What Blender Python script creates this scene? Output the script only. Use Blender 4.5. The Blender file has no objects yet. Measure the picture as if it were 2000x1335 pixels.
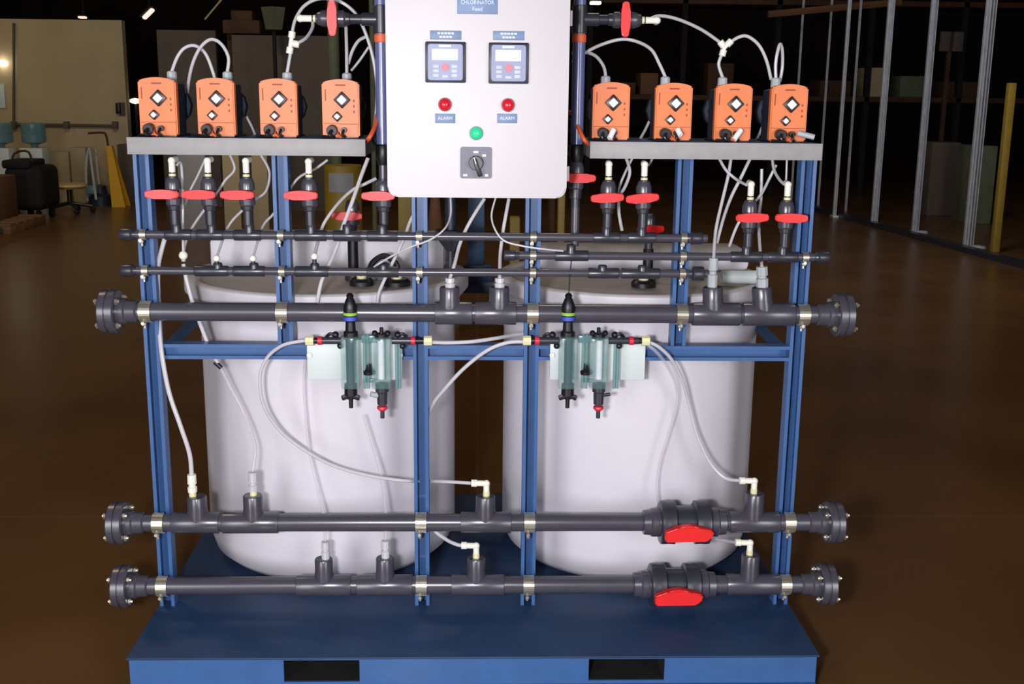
import bpy, bmesh, math, random
from mathutils import Vector, Matrix
random.seed(7)
scn = bpy.context.scene
col = scn.collection
PI = math.pi

# ------------------------------------------------------------------ camera
CAM = Vector((0.0007, -2.9828, 1.5500))
PITCH, YAW, ROLL, FPX = 0.21741, 0.03127, 0.010656, 2200.0
_cp, _sp, _cy, _sy = math.cos(PITCH), math.sin(PITCH), math.cos(YAW), math.sin(YAW)
FWD = Vector((_sy * _cp, _cy * _cp, -_sp))
_rt = Vector((_cy, -_sy, 0)); _up = _rt.cross(FWD)
RT = _rt * math.cos(ROLL) + _up * math.sin(ROLL)
UP = _up * math.cos(ROLL) - _rt * math.sin(ROLL)
cd = bpy.data.cameras.new('camera'); cam = bpy.data.objects.new('camera', cd); col.objects.link(cam)
cd.sensor_width = 36; cd.lens = FPX / 2000 * 36; cd.clip_end = 200
cam.matrix_world = Matrix(((RT.x, UP.x, -FWD.x, CAM.x), (RT.y, UP.y, -FWD.y, CAM.y), (RT.z, UP.z, -FWD.z, CAM.z), (0, 0, 0, 1)))
scn.camera = cam

# ------------------------------------------------------------------ light and exposure
scn.view_settings.view_transform = 'Standard'; scn.view_settings.look = 'None'
scn.view_settings.gamma = 1; scn.view_settings.use_curve_mapping = False
scn.view_settings.exposure = 0.0
w = bpy.data.worlds.new('world'); scn.world = w; w.use_nodes = True
w.node_tree.nodes['Background'].inputs[0].default_value = (0.9, 0.85, 0.8, 1)
w.node_tree.nodes['Background'].inputs[1].default_value = 0.004

def area(name, loc, target, sx, sy, power, color):
    l = bpy.data.lights.new(name, 'AREA'); l.shape = 'RECTANGLE'; l.size = sx; l.size_y = sy; l.energy = power; l.color = color
    o = bpy.data.objects.new(name, l); col.objects.link(o); o.location = loc
    o.rotation_euler = (Vector(target) - Vector(loc)).to_track_quat('-Z', 'Y').to_euler()
    return o
def point(name, loc, power, color, r=0.1):
    l = bpy.data.lights.new(name, 'POINT'); l.energy = power; l.color = color; l.shadow_soft_size = r
    o = bpy.data.objects.new(name, l); col.objects.link(o); o.location = loc
    return o
area('camera_flash', (-0.35, -3.02, 1.5), (0.05, 0, 0.85), 0.2, 0.14, 74, (0.98, 0.96, 1.0))
area('added_side_fill', (-3.9, -7.0, 1.9), (-0.2, 0, 0.8), 2.6, 3.2, 250, (0.97, 0.97, 1.0))  # added pair of soft fills behind the camera, leaving the tanks' inner sides dimmer
area('added_side_fill', (4.3, -7.4, 1.9), (0.2, 0, 0.8), 2.6, 3.2, 225, (0.97, 0.97, 1.0))
area('added_floor_fill', (0.8, 5.0, 6.7), (0.6, 4.0, 0), 1.0, 1.0, 48, (1.0, 0.82, 0.62))  # three added overhead fills that lift the brown floor and tank tops
area('added_floor_fill', (-4.2, 3.0, 6.7), (-4.2, 3.0, 0), 1.0, 1.0, 62, (1.0, 0.78, 0.55))
area('added_floor_fill', (5.0, 3.0, 6.7), (5.0, 3.0, 0), 1.0, 1.0, 26, (1.0, 0.8, 0.58))
point('partition_work_lamp', (-8.2, 10.6, 2.6), 34, (1.0, 0.78, 0.42), 0.25)
area('added_rear_fill', (-3.5, 7.0, 5.4), (-4.0, 12.5, 0.6), 1.2, 0.4, 60, (1.0, 0.86, 0.66))  # added fill brightening the floor and things towards the partition
area('added_stud_fill', (3.0, 6.0, 4.6), (5.2, 9.6, 1.0), 0.9, 0.4, 60, (0.95, 0.95, 1.0))  # added fill aimed at the steel studs to brighten them

# ------------------------------------------------------------------ helpers
def ray(px, py): return FWD + RT * ((px - 1000) / FPX) + UP * ((667.5 - py) / FPX)
def P(px, py, Y=0.0):                       # point of the place seen at a pixel, on the plane y = Y
    d = ray(px, py); return CAM + d * ((Y - CAM.y) / d.y)
def PZ(px, py, Z=0.0):
    d = ray(px, py); return CAM + d * ((Z - CAM.z) / d.z)
def lin(c): return tuple((v / 12.92 if v <= 0.04045 else ((v + 0.055) / 1.055) ** 2.4) for v in c)
def rgb(r, g, b): return lin((r / 255, g / 255, b / 255))
def mat(name, c, rough=0.5, metal=0.0, var=0.08, scale=30, bump=0.0, trans=0.0, emit=None, es=1.0, spec=0.5, alpha=1.0, coat=0.0, rvar=0.0):
    m = bpy.data.materials.new(name); m.use_nodes = True
    nt = m.node_tree; b = nt.nodes['Principled BSDF']
    b.inputs['Roughness'].default_value = rough; b.inputs['Metallic'].default_value = metal
    b.inputs['Transmission Weight'].default_value = trans; b.inputs['Specular IOR Level'].default_value = spec
    b.inputs['Alpha'].default_value = alpha; b.inputs['Coat Weight'].default_value = coat
    tc = nt.nodes.new('ShaderNodeTexCoord'); n = nt.nodes.new('ShaderNodeTexNoise')
    n.inputs['Scale'].default_value = scale; n.inputs['Detail'].default_value = 4
    nt.links.new(tc.outputs['Object'], n.inputs['Vector'])
    r = nt.nodes.new('ShaderNodeValToRGB')
    r.color_ramp.elements[0].position = 0.3; r.color_ramp.elements[1].position = 0.7
    r.color_ramp.elements[0].color = (*[v * (1 - var) for v in c], 1); r.color_ramp.elements[1].color = (*[min(1, v * (1 + var)) for v in c], 1)
    nt.links.new(n.outputs['Fac'], r.inputs['Fac']); nt.links.new(r.outputs['Color'], b.inputs['Base Color'])
    if rvar:
        mr = nt.nodes.new('ShaderNodeMapRange'); mr.inputs['To Min'].default_value = rough - rvar; mr.inputs['To Max'].default_value = rough + rvar
        nt.links.new(n.outputs['Fac'], mr.inputs['Value']); nt.links.new(mr.outputs['Result'], b.inputs['Roughness'])
    if bump:
        bp = nt.nodes.new('ShaderNodeBump'); bp.inputs['Strength'].default_value = bump; bp.inputs['Distance'].default_value = 0.002
        nt.links.new(n.outputs['Fac'], bp.inputs['Height']); nt.links.new(bp.outputs['Normal'], b.inputs['Normal'])
    if emit:
        b.inputs['Emission Color'].default_value = (*emit, 1); b.inputs['Emission Strength'].default_value = es
    return m

M = dict(
    blue=mat('blue_paint', rgb(54, 92, 144), 0.42, 0, 0.06, 20, coat=0.1),
    deck=mat('deck_paint', rgb(28, 54, 88), 0.55, 0, 0.12, 9, 0.3),
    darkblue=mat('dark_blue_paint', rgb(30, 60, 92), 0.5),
    pvc=mat('grey_pvc', rgb(68, 66, 76), 0.27, 0, 0.06, 25, spec=0.75),
    dark=mat('charcoal_pvc', rgb(48, 49, 58), 0.32, 0, 0.06, 25, spec=0.6),
    black=mat('black_plastic', rgb(18, 18, 22), 0.4, 0, 0.1, 25),
    navy=mat('pump_housing', rgb(32, 42, 60), 0.45),
    red=mat('red_handle', rgb(226, 34, 34), 0.4, 0, 0.04, 20, coat=0.2),
    zinc=mat('zinc_plate', rgb(214, 208, 190), 0.28, 0.85, 0.08, 60),
    steel=mat('galvanised_steel', rgb(200, 202, 208), 0.5, 0.35, 0.15, 12),
    shelf=mat('shelf_paint', rgb(150, 148, 148), 0.55, 0, 0.05, 40),
    white=mat('white_fitting', rgb(236, 234, 220), 0.4, 0, 0.03, 40),
    cream=mat('cream_tape', rgb(222, 216, 170), 0.5, 0, 0.04, 60),
    tube=mat('clear_tubing', rgb(206, 203, 207), 0.35, 0, 0.03, 20, trans=0.12),
    faint=mat('translucent_tubing', rgb(214, 206, 216), 0.35, 0, 0.03, 20, trans=0.3, alpha=0.38),
    tank=mat('tank_polyethylene', rgb(212, 208, 215), 0.5, 0, 0.035, 3.5, spec=0.35),
    lid=mat('tank_lid', rgb(176, 168, 164), 0.6, 0, 0.08, 8),
    cab=mat('cabinet_enamel', rgb(178, 173, 176), 0.45, 0.1, 0.02, 5),
    cabside=mat('cabinet_side', rgb(140, 138, 142), 0.5, 0.1),
    plate=mat('nameplate_blue', rgb(108, 130, 166), 0.5, 0, 0.08, 60),
    ink=mat('white_engraving', rgb(215, 222, 232), 0.6),
    bezel=mat('controller_bezel', rgb(34, 36, 56), 0.4),
    panelface=mat('controller_face', rgb(130, 138, 172), 0.45),
    lcd=mat('lcd_screen', rgb(222, 232, 214), 0.3, emit=(0.85, 1.0, 0.78), es=0.25),
    key=mat('keypad_keys', rgb(188, 190, 204), 0.5),
    redkey=mat('red_key', rgb(224, 110, 130), 0.5),
    redlens=mat('red_lens', rgb(214, 28, 44), 0.18, 0, 0.03, 30, coat=0.6),
    greenlens=mat('green_lens', rgb(40, 206, 140), 0.18, 0, 0.03, 30, coat=0.6, emit=(0.05, 0.8, 0.4), es=0.15),
    switch=mat('switch_plate', rgb(104, 102, 116), 0.5),
    orange=mat('orange_plastic', rgb(226, 122, 66), 0.45, 0, 0.05, 12),
    orangetape=mat('orange_band', rgb(224, 96, 50), 0.5),
    facemark=mat('face_print', rgb(150, 66, 40), 0.6),
    knobwhite=mat('knob_white', rgb(244, 244, 250), 0.3),
    greyconn=mat('grey_connector', rgb(168, 174, 178), 0.45),
    riser=mat('lilac_riser_pipe', rgb(96, 102, 150), 0.25, 0, 0.05, 15, spec=0.7),
    teal=mat('clear_acrylic', rgb(122, 164, 164), 0.12, 0, 0.03, 20, alpha=0.27),
    tealdark=mat('acrylic_rod', rgb(112, 156, 158), 0.2, 0, 0.03, 20, trans=0.2, alpha=0.65),
    board=mat('translucent_board', rgb(212, 222, 220), 0.4, 0, 0.02, 10, trans=0.12),
    redring=mat('crimson_ring', rgb(214, 34, 62), 0.4),
    green=mat('green_band', rgb(140, 190, 60), 0.5),
    bluering=mat('blue_label', rgb(60, 80, 190), 0.5),
    pocket=mat('pocket_shade', rgb(14, 14, 16), 0.8),  # near-black colour stands in for the shade deep inside the fork pockets
    wood=mat('pallet_wood', rgb(120, 84, 52), 0.8, 0, 0.2, 10),
    carton=mat('carton', rgb(110, 74, 46), 0.8, 0, 0.1, 6),
    wallp=mat('partition_paint', rgb(176, 158, 124), 0.85, 0, 0.05, 2.5),
    yellow=mat('yellow_plastic', rgb(214, 160, 26), 0.5),
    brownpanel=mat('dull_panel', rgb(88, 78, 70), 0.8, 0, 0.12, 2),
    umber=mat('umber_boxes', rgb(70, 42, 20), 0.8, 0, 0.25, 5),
    bottle=mat('water_bottle', rgb(120, 160, 170), 0.2, 0, 0.05, 10, trans=0.4),
    fabric=mat('dark_cover', rgb(14, 14, 17), 0.8),
    seat=mat('seat_vinyl', rgb(196, 166, 110), 0.6),
    olive=mat('olive_drum', rgb(150, 122, 36), 0.5, 0, 0.08, 10),
    greencol=mat('column_paint', rgb(92, 98, 76), 0.7, 0, 0.15, 8),
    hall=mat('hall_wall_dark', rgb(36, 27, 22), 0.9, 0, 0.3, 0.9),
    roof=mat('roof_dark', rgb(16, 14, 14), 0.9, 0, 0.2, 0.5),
    lampglow=mat('lamp_glow', (1, 1, 1), 0.5, emit=(1.0, 0.92, 0.75), es=6),
    pinkglow=mat('lamp_glow_pink', (1, 1, 1), 0.5, emit=(1.0, 0.62, 0.5), es=1.3),
    warmglow=mat('lamp_glow_warm', (1, 1, 1), 0.5, emit=(1.0, 0.72, 0.35), es=5),
)

class MB:
    """collects shapes into one bmesh"""
    def __init__(self): self.bm = bmesh.new()
    def box(self, c, s, bev=0.0, rot=None, seg=2):
        r = bmesh.ops.create_cube(self.bm, size=1); vs = r['verts']
        bmesh.ops.scale(self.bm, vec=s, verts=vs)
        if bev:
            es = list({e for v in vs for e in v.link_edges})
            rr = bmesh.ops.bevel(self.bm, geom=es, offset=bev, segments=seg, affect='EDGES', profile=0.5)
            vs = list({v for f in rr['faces'] for v in f.verts} | {v for v in vs if v.is_valid})
        if rot: bmesh.ops.rotate(self.bm, cent=(0, 0, 0), matrix=rot, verts=vs)
        bmesh.ops.translate(self.bm, vec=c, verts=vs); return self
    def bx(self, x0, x1, y0, y1, z0, z1, bev=0.0):
        return self.box(((x0 + x1) / 2, (y0 + y1) / 2, (z0 + z1) / 2), (x1 - x0, y1 - y0, z1 - z0), bev)
    def lathe(self, prof, o=(0, 0, 0), ax=(0, 0, 1), n=24, squash=1.0):
        o = Vector(o); ax = Vector(ax).normalized(); q = ax.to_track_quat('Z', 'Y').to_matrix()
        rings = []
        for t, r in prof:
            if r <= 1e-6: rings.append([self.bm.verts.new(o + ax * t)])
            else: rings.append([self.bm.verts.new(o + q @ Vector((r * math.cos(2 * PI * i / n), squash * r * math.sin(2 * PI * i / n), t))) for i in range(n)])
        for a, b in zip(rings, rings[1:]):
            for i in range(n):
                j = (i + 1) % n
                if len(a) == 1 and len(b) == 1: break
                if len(a) == 1: self.bm.faces.new((a[0], b[i], b[j]))
                elif len(b) == 1: self.bm.faces.new((a[i], a[j], b[0]))
                else: self.bm.faces.new((a[i], a[j], b[j], b[i]))
        return self
    def cyl(self, a, b, r, n=20, r2=None):
        a, b = Vector(a), Vector(b); L = (b - a).length; r2 = r if r2 is None else r2; e = min(r, L) * 0.08
        return self.lathe([(0, 0), (0, r - e), (e, r), (L - e, r2), (L, r2 - e), (L, 0)], a, b - a, n)
    def ball(self, c, r, n=16):
        k = n // 2
        return self.lathe([(-r * math.cos(PI * i / k), r * math.sin(PI * i / k) if 0 < i < k else 0) for i in range(k + 1)], c, (0, 0, 1), n)
    def tube(self, pts, r, n=8, sub=8):
        pts = [Vector(p) for p in pts]
        if len(pts) > 2:
            out = []
            for i in range(len(pts) - 1):
                p0 = pts[max(i - 1, 0)]; p1 = pts[i]; p2 = pts[i + 1]; p3 = pts[min(i + 2, len(pts) - 1)]
                for k in range(sub):
                    t = k / sub
                    out.append(0.5 * ((2 * p1) + (-p0 + p2) * t + (2 * p0 - 5 * p1 + 4 * p2 - p3) * t * t + (-p0 + 3 * p1 - 3 * p2 + p3) * t ** 3))
            out.append(pts[-1]); pts = out
        prev = None; up = None
        for i, p in enumerate(pts):
            d = (pts[min(i + 1, len(pts) - 1)] - pts[max(i - 1, 0)]).normalized()
            if up is None: up = d.orthogonal().normalized()
            up = (up - d * up.dot(d)).normalized(); s = d.cross(up)
            ring = [self.bm.verts.new(p + (up * math.cos(2 * PI * k / n) + s * math.sin(2 * PI * k / n)) * r) for k in range(n)]
            if prev is None: self.bm.faces.new(list(reversed(ring)))
            else:
                for k in range(n): self.bm.faces.new((prev[k], prev[(k + 1) % n], ring[(k + 1) % n], ring[k]))
            prev = ring
        self.bm.faces.new(prev); return self
    def prism(self, poly, a, b, fn):
        """closed outline poly [(u,v)] swept from a to b; fn(u,v,t) -> point"""
        A = [self.bm.verts.new(fn(u, v, a)) for u, v in poly]; B = [self.bm.verts.new(fn(u, v, b)) for u, v in poly]
        n = len(poly)
        self.bm.faces.new(list(reversed(A))); self.bm.faces.new(B)
        for i in range(n): self.bm.faces.new((A[i], A[(i + 1) % n], B[(i + 1) % n], B[i]))
        return self
    def strut(self, fn, a, b, w=0.041, d=0.041, t=0.003):
        lip, ret = 0.0095, 0.009; h = w / 2
        poly = [(-h, 0), (-h + lip, 0), (-h + lip, ret), (-h + lip - t, ret), (-h + lip - t, t), (-h + t, t), (-h + t, d - t), (h - t, d - t), (h - t, t), (h - lip + t, t), (h - lip + t, ret), (h - lip, ret), (h - lip, 0), (h, 0), (h, d), (-h, d)]
        return self.prism(poly, a, b, fn)

def rrect(w, h, r, n=6):
    out = []
    for cx, cy, a0 in ((w / 2 - r, h / 2 - r, 0), (-w / 2 + r, h / 2 - r, 90), (-w / 2 + r, -h / 2 + r, 180), (w / 2 - r, -h / 2 + r, 270)):
        for k in range(n + 1):
            a = math.radians(a0 + 90 * k / n); out.append((cx + r * math.cos(a), cy + r * math.sin(a)))
    return out

def obj(name, mb, m, parent=None, label=None):
    bm = mb.bm; bmesh.ops.recalc_face_normals(bm, faces=bm.faces)
    me = bpy.data.meshes.new(name)
    off = Vector((0, 0, 0))
    if parent is None and len(bm.verts):
        xs = [v.co for v in bm.verts]
        off = Vector(((min(v.x for v in xs) + max(v.x for v in xs)) / 2, (min(v.y for v in xs) + max(v.y for v in xs)) / 2, min(v.z for v in xs)))
        bmesh.ops.translate(bm, vec=-off, verts=bm.verts)
    bm.to_mesh(me); bm.free()
    me.polygons.foreach_set('use_smooth', [True] * len(me.polygons)); me.set_sharp_from_angle(angle=0.6)
    me.materials.append(M[m] if isinstance(m, str) else m)
    o = bpy.data.objects.new(name, me); col.objects.link(o); o.location = off
    if parent: o.parent = parent
    if label: o['label'] = label
    return o
def tag(o, label, cat, group=None):
    o['label'] = label; o['category'] = cat
    if group: o['group'] = group
    return o
def thing(name, label, cat, loc=(0, 0, 0), rot=(0, 0, 0), group=None):
    o = bpy.data.objects.new(name, None); col.objects.link(o); o.location = loc; o.rotation_euler = rot; o.empty_display_size = 0.05
    return tag(o, label, cat, group)
def struct(name, mb, m):
    o = obj(name, mb, m); o['kind'] = 'structure'; return o
def text(name, s, m, parent, loc, size, w=None):
    cu = bpy.data.curves.new(name, 'FONT'); cu.body = s; cu.size = size; cu.align_x = 'CENTER'; cu.align_y = 'CENTER'; cu.extrude = 0.0004
    t = bpy.data.objects.new(name, cu); col.objects.link(t)
    dg = bpy.context.evaluated_depsgraph_get(); me = bpy.data.meshes.new_from_object(t.evaluated_get(dg))
    bpy.data.objects.remove(t); bpy.data.curves.remove(cu)
    me.transform(Matrix.Rotation(PI / 2, 4, 'X')); me.materials.clear(); me.materials.append(M[m])
    xs = [v.co.x for v in me.vertices]
    if w: me.transform(Matrix.Scale(w / (max(xs) - min(xs)), 4, (1, 0, 0)))
    o = bpy.data.objects.new(name, me); col.objects.link(o); o.parent = parent; o.location = loc
    return o
def dup(root, loc, label=None, rot=None):
    r = root.copy(); col.objects.link(r); r.location = loc
    if rot: r.rotation_euler = rot
    if label: r['label'] = label
    for ch in list(root.children):
        c = ch.copy(); col.objects.link(c); c.parent = r
        for g in list(ch.children):
            d = g.copy(); col.objects.link(d); d.parent = c
    return r

# ------------------------------------------------------------------ the hall
fm = mat('polished_concrete', rgb(98, 68, 40), 0.3, 0, 0.16, 1.3, rvar=0.08, spec=0.45)
nt = fm.node_tree; b = nt.nodes['Principled BSDF']
tc = nt.nodes.new('ShaderNodeTexCoord'); br = nt.nodes.new('ShaderNodeTexBrick'); br.offset = 0
br.inputs['Scale'].default_value = 0.25; br.inputs['Mortar Size'].default_value = 0.002; br.inputs['Brick Width'].default_value = 1.0; br.inputs['Row Height'].default_value = 1.0
nt.links.new(tc.outputs['Object'], br.inputs['Vector'])
mx = nt.nodes.new('ShaderNodeMixRGB'); mx.blend_type = 'MIX'
src = b.inputs['Base Color'].links[0].from_socket
nt.links.new(br.outputs['Fac'], mx.inputs['Fac']); nt.links.new(src, mx.inputs['Color1']); mx.inputs['Color2'].default_value = (*rgb(104, 78, 56), 1)
nt.links.new(mx.outputs['Color'], b.inputs['Base Color'])
struct('floor', MB().bx(-22, 22, -12, 30, -0.1, 0), fm)
struct('ceiling', MB().bx(-22, 22, -12, 30, 7.0, 7.2), 'roof')
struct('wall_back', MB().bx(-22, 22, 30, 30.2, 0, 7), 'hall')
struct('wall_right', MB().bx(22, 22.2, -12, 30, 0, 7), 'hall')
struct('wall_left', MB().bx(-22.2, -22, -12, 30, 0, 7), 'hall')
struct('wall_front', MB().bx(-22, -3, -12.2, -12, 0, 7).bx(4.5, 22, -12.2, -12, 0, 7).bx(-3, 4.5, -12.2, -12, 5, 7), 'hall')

# left partition
pe = PZ(248, 388); YW = 13.3
xe = P(247, 200, YW).x; ztop = P(120, 38, YW).z
struct('wall_partition', MB().bx(-12, xe, YW, YW + 0.15, 0, ztop), 'wallp')
def px_box(mb, x0, y0, x1, y1, Y, d, bev=0.0):
    a = P(x0, y1, Y); c = P(x1, y0, Y); return mb.bx(a.x, c.x, Y, Y + d, a.z, c.z, bev)
t = thing('conduit', 'dark grey electrical conduit run across and up the beige partition wall', 'conduit', (0, 0, 0))
m = MB(); m.cyl(P(-60, 241, YW - .035), P(228, 246, YW - .035), 0.022, 10); m.cyl(P(27, 45, YW - .035), P(27, 243, YW - .035), 0.018, 10); obj('pipe_run', m, 'brownpanel', t)
m = MB()
for x in (27, 130, 225): m.box(P(x, 244, YW - .045), (0.07, 0.08, 0.1), 0.01)
obj('junction_box', m, 'brownpanel', t)
t = thing('wall_phone', 'black wall telephone on a small pink plate at partition edge', 'phone')
obj('handset', px_box(MB(), 226, 201, 233, 222, YW - .07, .07, .01), 'black', t); obj('back_plate', px_box(MB(), 233, 200, 243, 226, YW - .02, .02, .004), 'brownpanel', t)
tag(obj('framed_notice', px_box(MB(), -14, 164, 7, 211, YW - .03, .03, .004), 'board'), 'framed notice on the partition wall at the left edge of view', 'notice')
tag(obj('wall_sconce', px_box(MB(), -8, 118, 7, 129, YW - .12, .12, .01), 'lampglow'), 'small glowing lamp fixed high on the partition wall', 'lamp')

# water dispensers
def cooler(px, label):
    Y = 12.4; b0 = P(px, 392, Y); top = P(px, 288, Y).z
    t = thing('water_dispenser', label, 'water dispenser', (b0.x, Y, 0), group=None)
    obj('cabinet', MB().bx(-.15, .15, -.15, .15, 0, top, .02), 'board', t)
    m = MB(); m.lathe([(0, 0), (0, .04), (.04, .05), (.07, .15), (.16, .155), (.17, .148), (.19, .155), (.3, .155), (.32, .14), (.33, 0)], (0, 0, top), n=20)
    o = obj('bottle', m, 'bottle', t)
cooler(12, 'white water dispenser with blue bottle at the left edge beneath the vertical conduit')
cooler(76, 'white water dispenser with blue bottle standing just right of the vertical conduit')

# covered machine, stool, things along the partition
Y = 10.6; a = P(12, 425, Y); c = P(80, 325, Y); z0 = 0.12
t = thing('covered_cart', 'low cart carrying a bulky black covered bundle beside the stool', 'cart')
obj('cover', MB().box(((a.x + c.x) / 2, Y + .3, (z0 + c.z) / 2), (c.x - a.x, .6, c.z - z0), .09, seg=4).box((a.x + .16, Y + .25, c.z + .02), (.34, .5, .1), .03), 'fabric', t)
m = MB(); m.tube([P(22, 330, Y + .1), P(28, 300, Y + .1), P(56, 297, Y + .1), P(64, 330, Y + .1)], 0.014, 8, 4); obj('handle', m, 'umber', t)
for sx in (a.x + .1, c.x - .1):
    for sy in (Y + .08, Y + .5):
        obj('wheel', MB().cyl((sx - .02, sy, .06), (sx + .02, sy, .06), .06, 16), 'black', t)
m = MB(); m.tube([P(52, 326, Y + .9), P(44, 305, Y + .9)], .012, 6)
s0 = P(134, 360, 11.55)
t = thing('rolling_stool', 'rolling stool with tan padded seat on a five-arm black base', 'stool', (s0.x, 11.55, 0))
obj('seat', MB().lathe([(s0.z - .05, 0), (s0.z - .05, .19), (s0.z - .02, .23), (s0.z + .01, .22), (s0.z + .02, 0)], n=24), 'seat', t)
obj('seat_post', MB().cyl((0, 0, .1), (0, 0, s0.z - .05), .03, 12), 'black', t)
for k in range(5):
    a5 = 2 * PI * k / 5 + .3; ex, ey = .27 * math.cos(a5), .27 * math.sin(a5)
    L = obj('base_arm', MB().cyl((0, 0, .13), (ex, ey, .08), .02, 8), 'black', t)
    obj('caster', MB().ball((ex, ey, .035), .035, 10), 'black', L)
Yp = 12.9
def slab(x0, y0, x1, Y, thick, m, name, label, cat, bev=.005):
    a = P(x0, y0, Y); c = P(x1, y0, Y)
    return tag(obj(name, MB().bx(a.x, c.x, Y, Y + thick, 0, a.z, bev), m), label, cat)
slab(92, 296, 133, Yp, .25, 'wallp', 'utility_cabinet', 'beige utility cabinet against the partition behind the rolling stool', 'cabinet')
slab(136, 288, 166, Yp - .1, .2, 'wallp', 'metal_locker', 'pale narrow locker against the partition, right of the beige utility cabinet', 'locker')
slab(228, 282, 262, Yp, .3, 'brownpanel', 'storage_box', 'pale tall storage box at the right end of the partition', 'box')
t = thing('folded_chair', 'grey folded chair leaning beneath the partition wall beside the yellow sign', 'chair')
m = MB(); m.tube([P(171, 392, 12.45), P(168, 330, 12.5), P(174, 290, 12.5), P(180, 330, 12.45), P(188, 390, 12.3)], .018, 8, 5); obj('frame', m, 'greyconn', t)
m = MB(); m.box(P(180, 370, 12.45), (.14, .2, .12), .03); obj('seat', m, 'bottle', t)
a = P(196, 388, 12.6)
t = thing('floor_polisher', 'dark floor polisher with upright handle beside the yellow sign', 'floor polisher', (a.x, 12.6, 0))
obj('motor', MB().lathe([(0, 0), (0, .16), (.12, .16), (.16, .1), (.26, .08), (.28, 0)]), 'navy', t)
obj('handle', MB().tube([(0, 0, .25), (-.03, .05, .5), (-.05, .1, .75)], .015, 8, 4), 'greyconn', t)
Y = 12.3; a = P(209, 285, Y); c = P(222, 388, Y)
t = thing('caution_sign', 'tall yellow folding caution sign standing before the partition', 'sign')
m = MB(); m.prism([(a.x - .01, a.z), (a.x + .06, a.z), (a.x + .19, .0), (a.x + .01, .0)], Y, Y + .03, lambda u, v, t_: Vector((u, t_, v)))
obj('front_panel', m, 'yellow', t)
m = MB(); m.prism([(a.x - .01, a.z), (a.x + .06, a.z), (a.x + .19, .0), (a.x + .01, .0)], Y, Y + .03, lambda u, v, t_: Vector((u, t_ + .03 + .2 * (1 - v / a.z), v)))
obj('rear_panel', m, 'yellow', t)
m = MB(); m.tube([P(172, 260, Y + .02), P(200, 259, Y + .02), P(207, 264, Y + .02), P(211, 284, Y + .02)], .014, 8, 4); obj('handle', m, 'umber', t)
t = thing('pallet', 'low wooden pallet on the floor at the left edge', 'pallet')
q = PZ(40, 458); q2 = PZ(80, 440)
for k in range(5): obj('deck_board', MB().bx(q2.x - 1.3, q2.x, q.y + k * .22, q.y + k * .22 + .14, .09, .11, .003), 'wood', t)
for k in range(3): obj('stringer', MB().bx(q2.x - 1.28 + k * .6, q2.x - 1.2 + k * .6, q.y, q.y + 1.02, 0, .09, .003), 'wood', t)
a = P(2, 345, q.y + .5)
tag(obj('carton_box', MB().bx(a.x - .6, a.x, q.y + .1, q.y + .9, .11, a.z, .01), 'carton'), 'brown carton standing on the wooden pallet', 'carton')

# middle distance behind the skid
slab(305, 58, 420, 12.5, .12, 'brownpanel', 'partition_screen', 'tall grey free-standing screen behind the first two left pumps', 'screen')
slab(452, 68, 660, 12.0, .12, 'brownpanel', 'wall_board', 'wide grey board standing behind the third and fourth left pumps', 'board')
a = P(440, 66, 12.2); c = P(510, 22, 12.2)
tag(obj('carton_pile', MB().bx(a.x, c.x, 12.06, 12.5, a.z, c.z - .12, .01).bx(a.x + .1, c.x - .1, 12.1, 12.4, c.z - .12, c.z, .01).bx(a.x + .02, a.x + .1, 12.2, 12.3, 0, a.z), 'umber'), 'dark brown cartons on a stand above the wide grey board', 'carton')
a = P(535, 58, 11.6); zt = P(535, 14, 11.6).z
t = thing('standing_sign', 'grey tapered sign box high on a dark post behind the third pump', 'sign', (a.x, 11.6, 0))
obj('sign_box', MB().lathe([(a.z, 0), (a.z, .1), (a.z + .02, .105), (zt, .15), (zt + .01, 0)], n=4), 'greencol', t); obj('post', MB().cyl((0, 0, 0), (0, 0, a.z), .025, 10), 'fabric', t)
def column(px, Y, r, m, z1, name, label, cat='column'):
    a = P(px, 120, Y); t = tag(obj(name, MB().cyl((a.x, Y, 0), (a.x, Y, z1), r, 16), m), label, cat); return t
column(652, 8.5, 0.055, 'greencol', 7.0, 'building_column', 'grey-green round building column behind the fourth left pump')
column(727, 6.5, 0.02, 'greencol', 7.0, 'standpipe', 'thin olive standpipe just left of the control cabinet', 'pipe')
a = P(672, 452, 4.2)
rr = (P(708, 400, 4.2).x - P(636, 400, 4.2).x) / 2; zt = P(672, 322, 4.2).z
t = thing('yellow_drum', 'olive yellow drum with a grey label behind the left tank', 'drum', (a.x, 4.2, 0))
obj('drum_body', MB().lathe([(.0, 0), (0, rr * .95), (.03, rr), (zt * .5, rr), (zt * .52, rr * 1.04), (zt * .54, rr), (zt - .03, rr), (zt, rr * 1.03), (zt, rr * .9), (zt - .02, 0)], n=32), 'olive', t)
g = PI / 180; m = MB(); z_a, z_b = P(672, 378, 4.0).z, P(672, 340, 4.0).z
vv = [[m.bm.verts.new(((rr + .004) * math.sin(k * 8 * g), -(rr + .004) * math.cos(k * 8 * g), z)) for k in range(-5, 6)] for z in (z_a, z_b)]
for k in range(10): m.bm.faces.new((vv[0][k], vv[0][k + 1], vv[1][k + 1], vv[1][k]))
r_ = bmesh.ops.extrude_face_region(m.bm, geom=list(m.bm.faces)); bmesh.ops.scale(m.bm, vec=(.985, .985, 1), verts=[v for v in r_['geom'] if isinstance(v, bmesh.types.BMVert)])
obj('paper_label', m, 'shelf', t)
def post_box(x0, x1, y0, Y, m, name, label, cat):
    a = P(x0, y0, Y); c = P(x1, y0, Y)
    return tag(obj(name, MB().bx(a.x, c.x, Y, Y + .1, 0, a.z, .008), m), label, cat)
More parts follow.
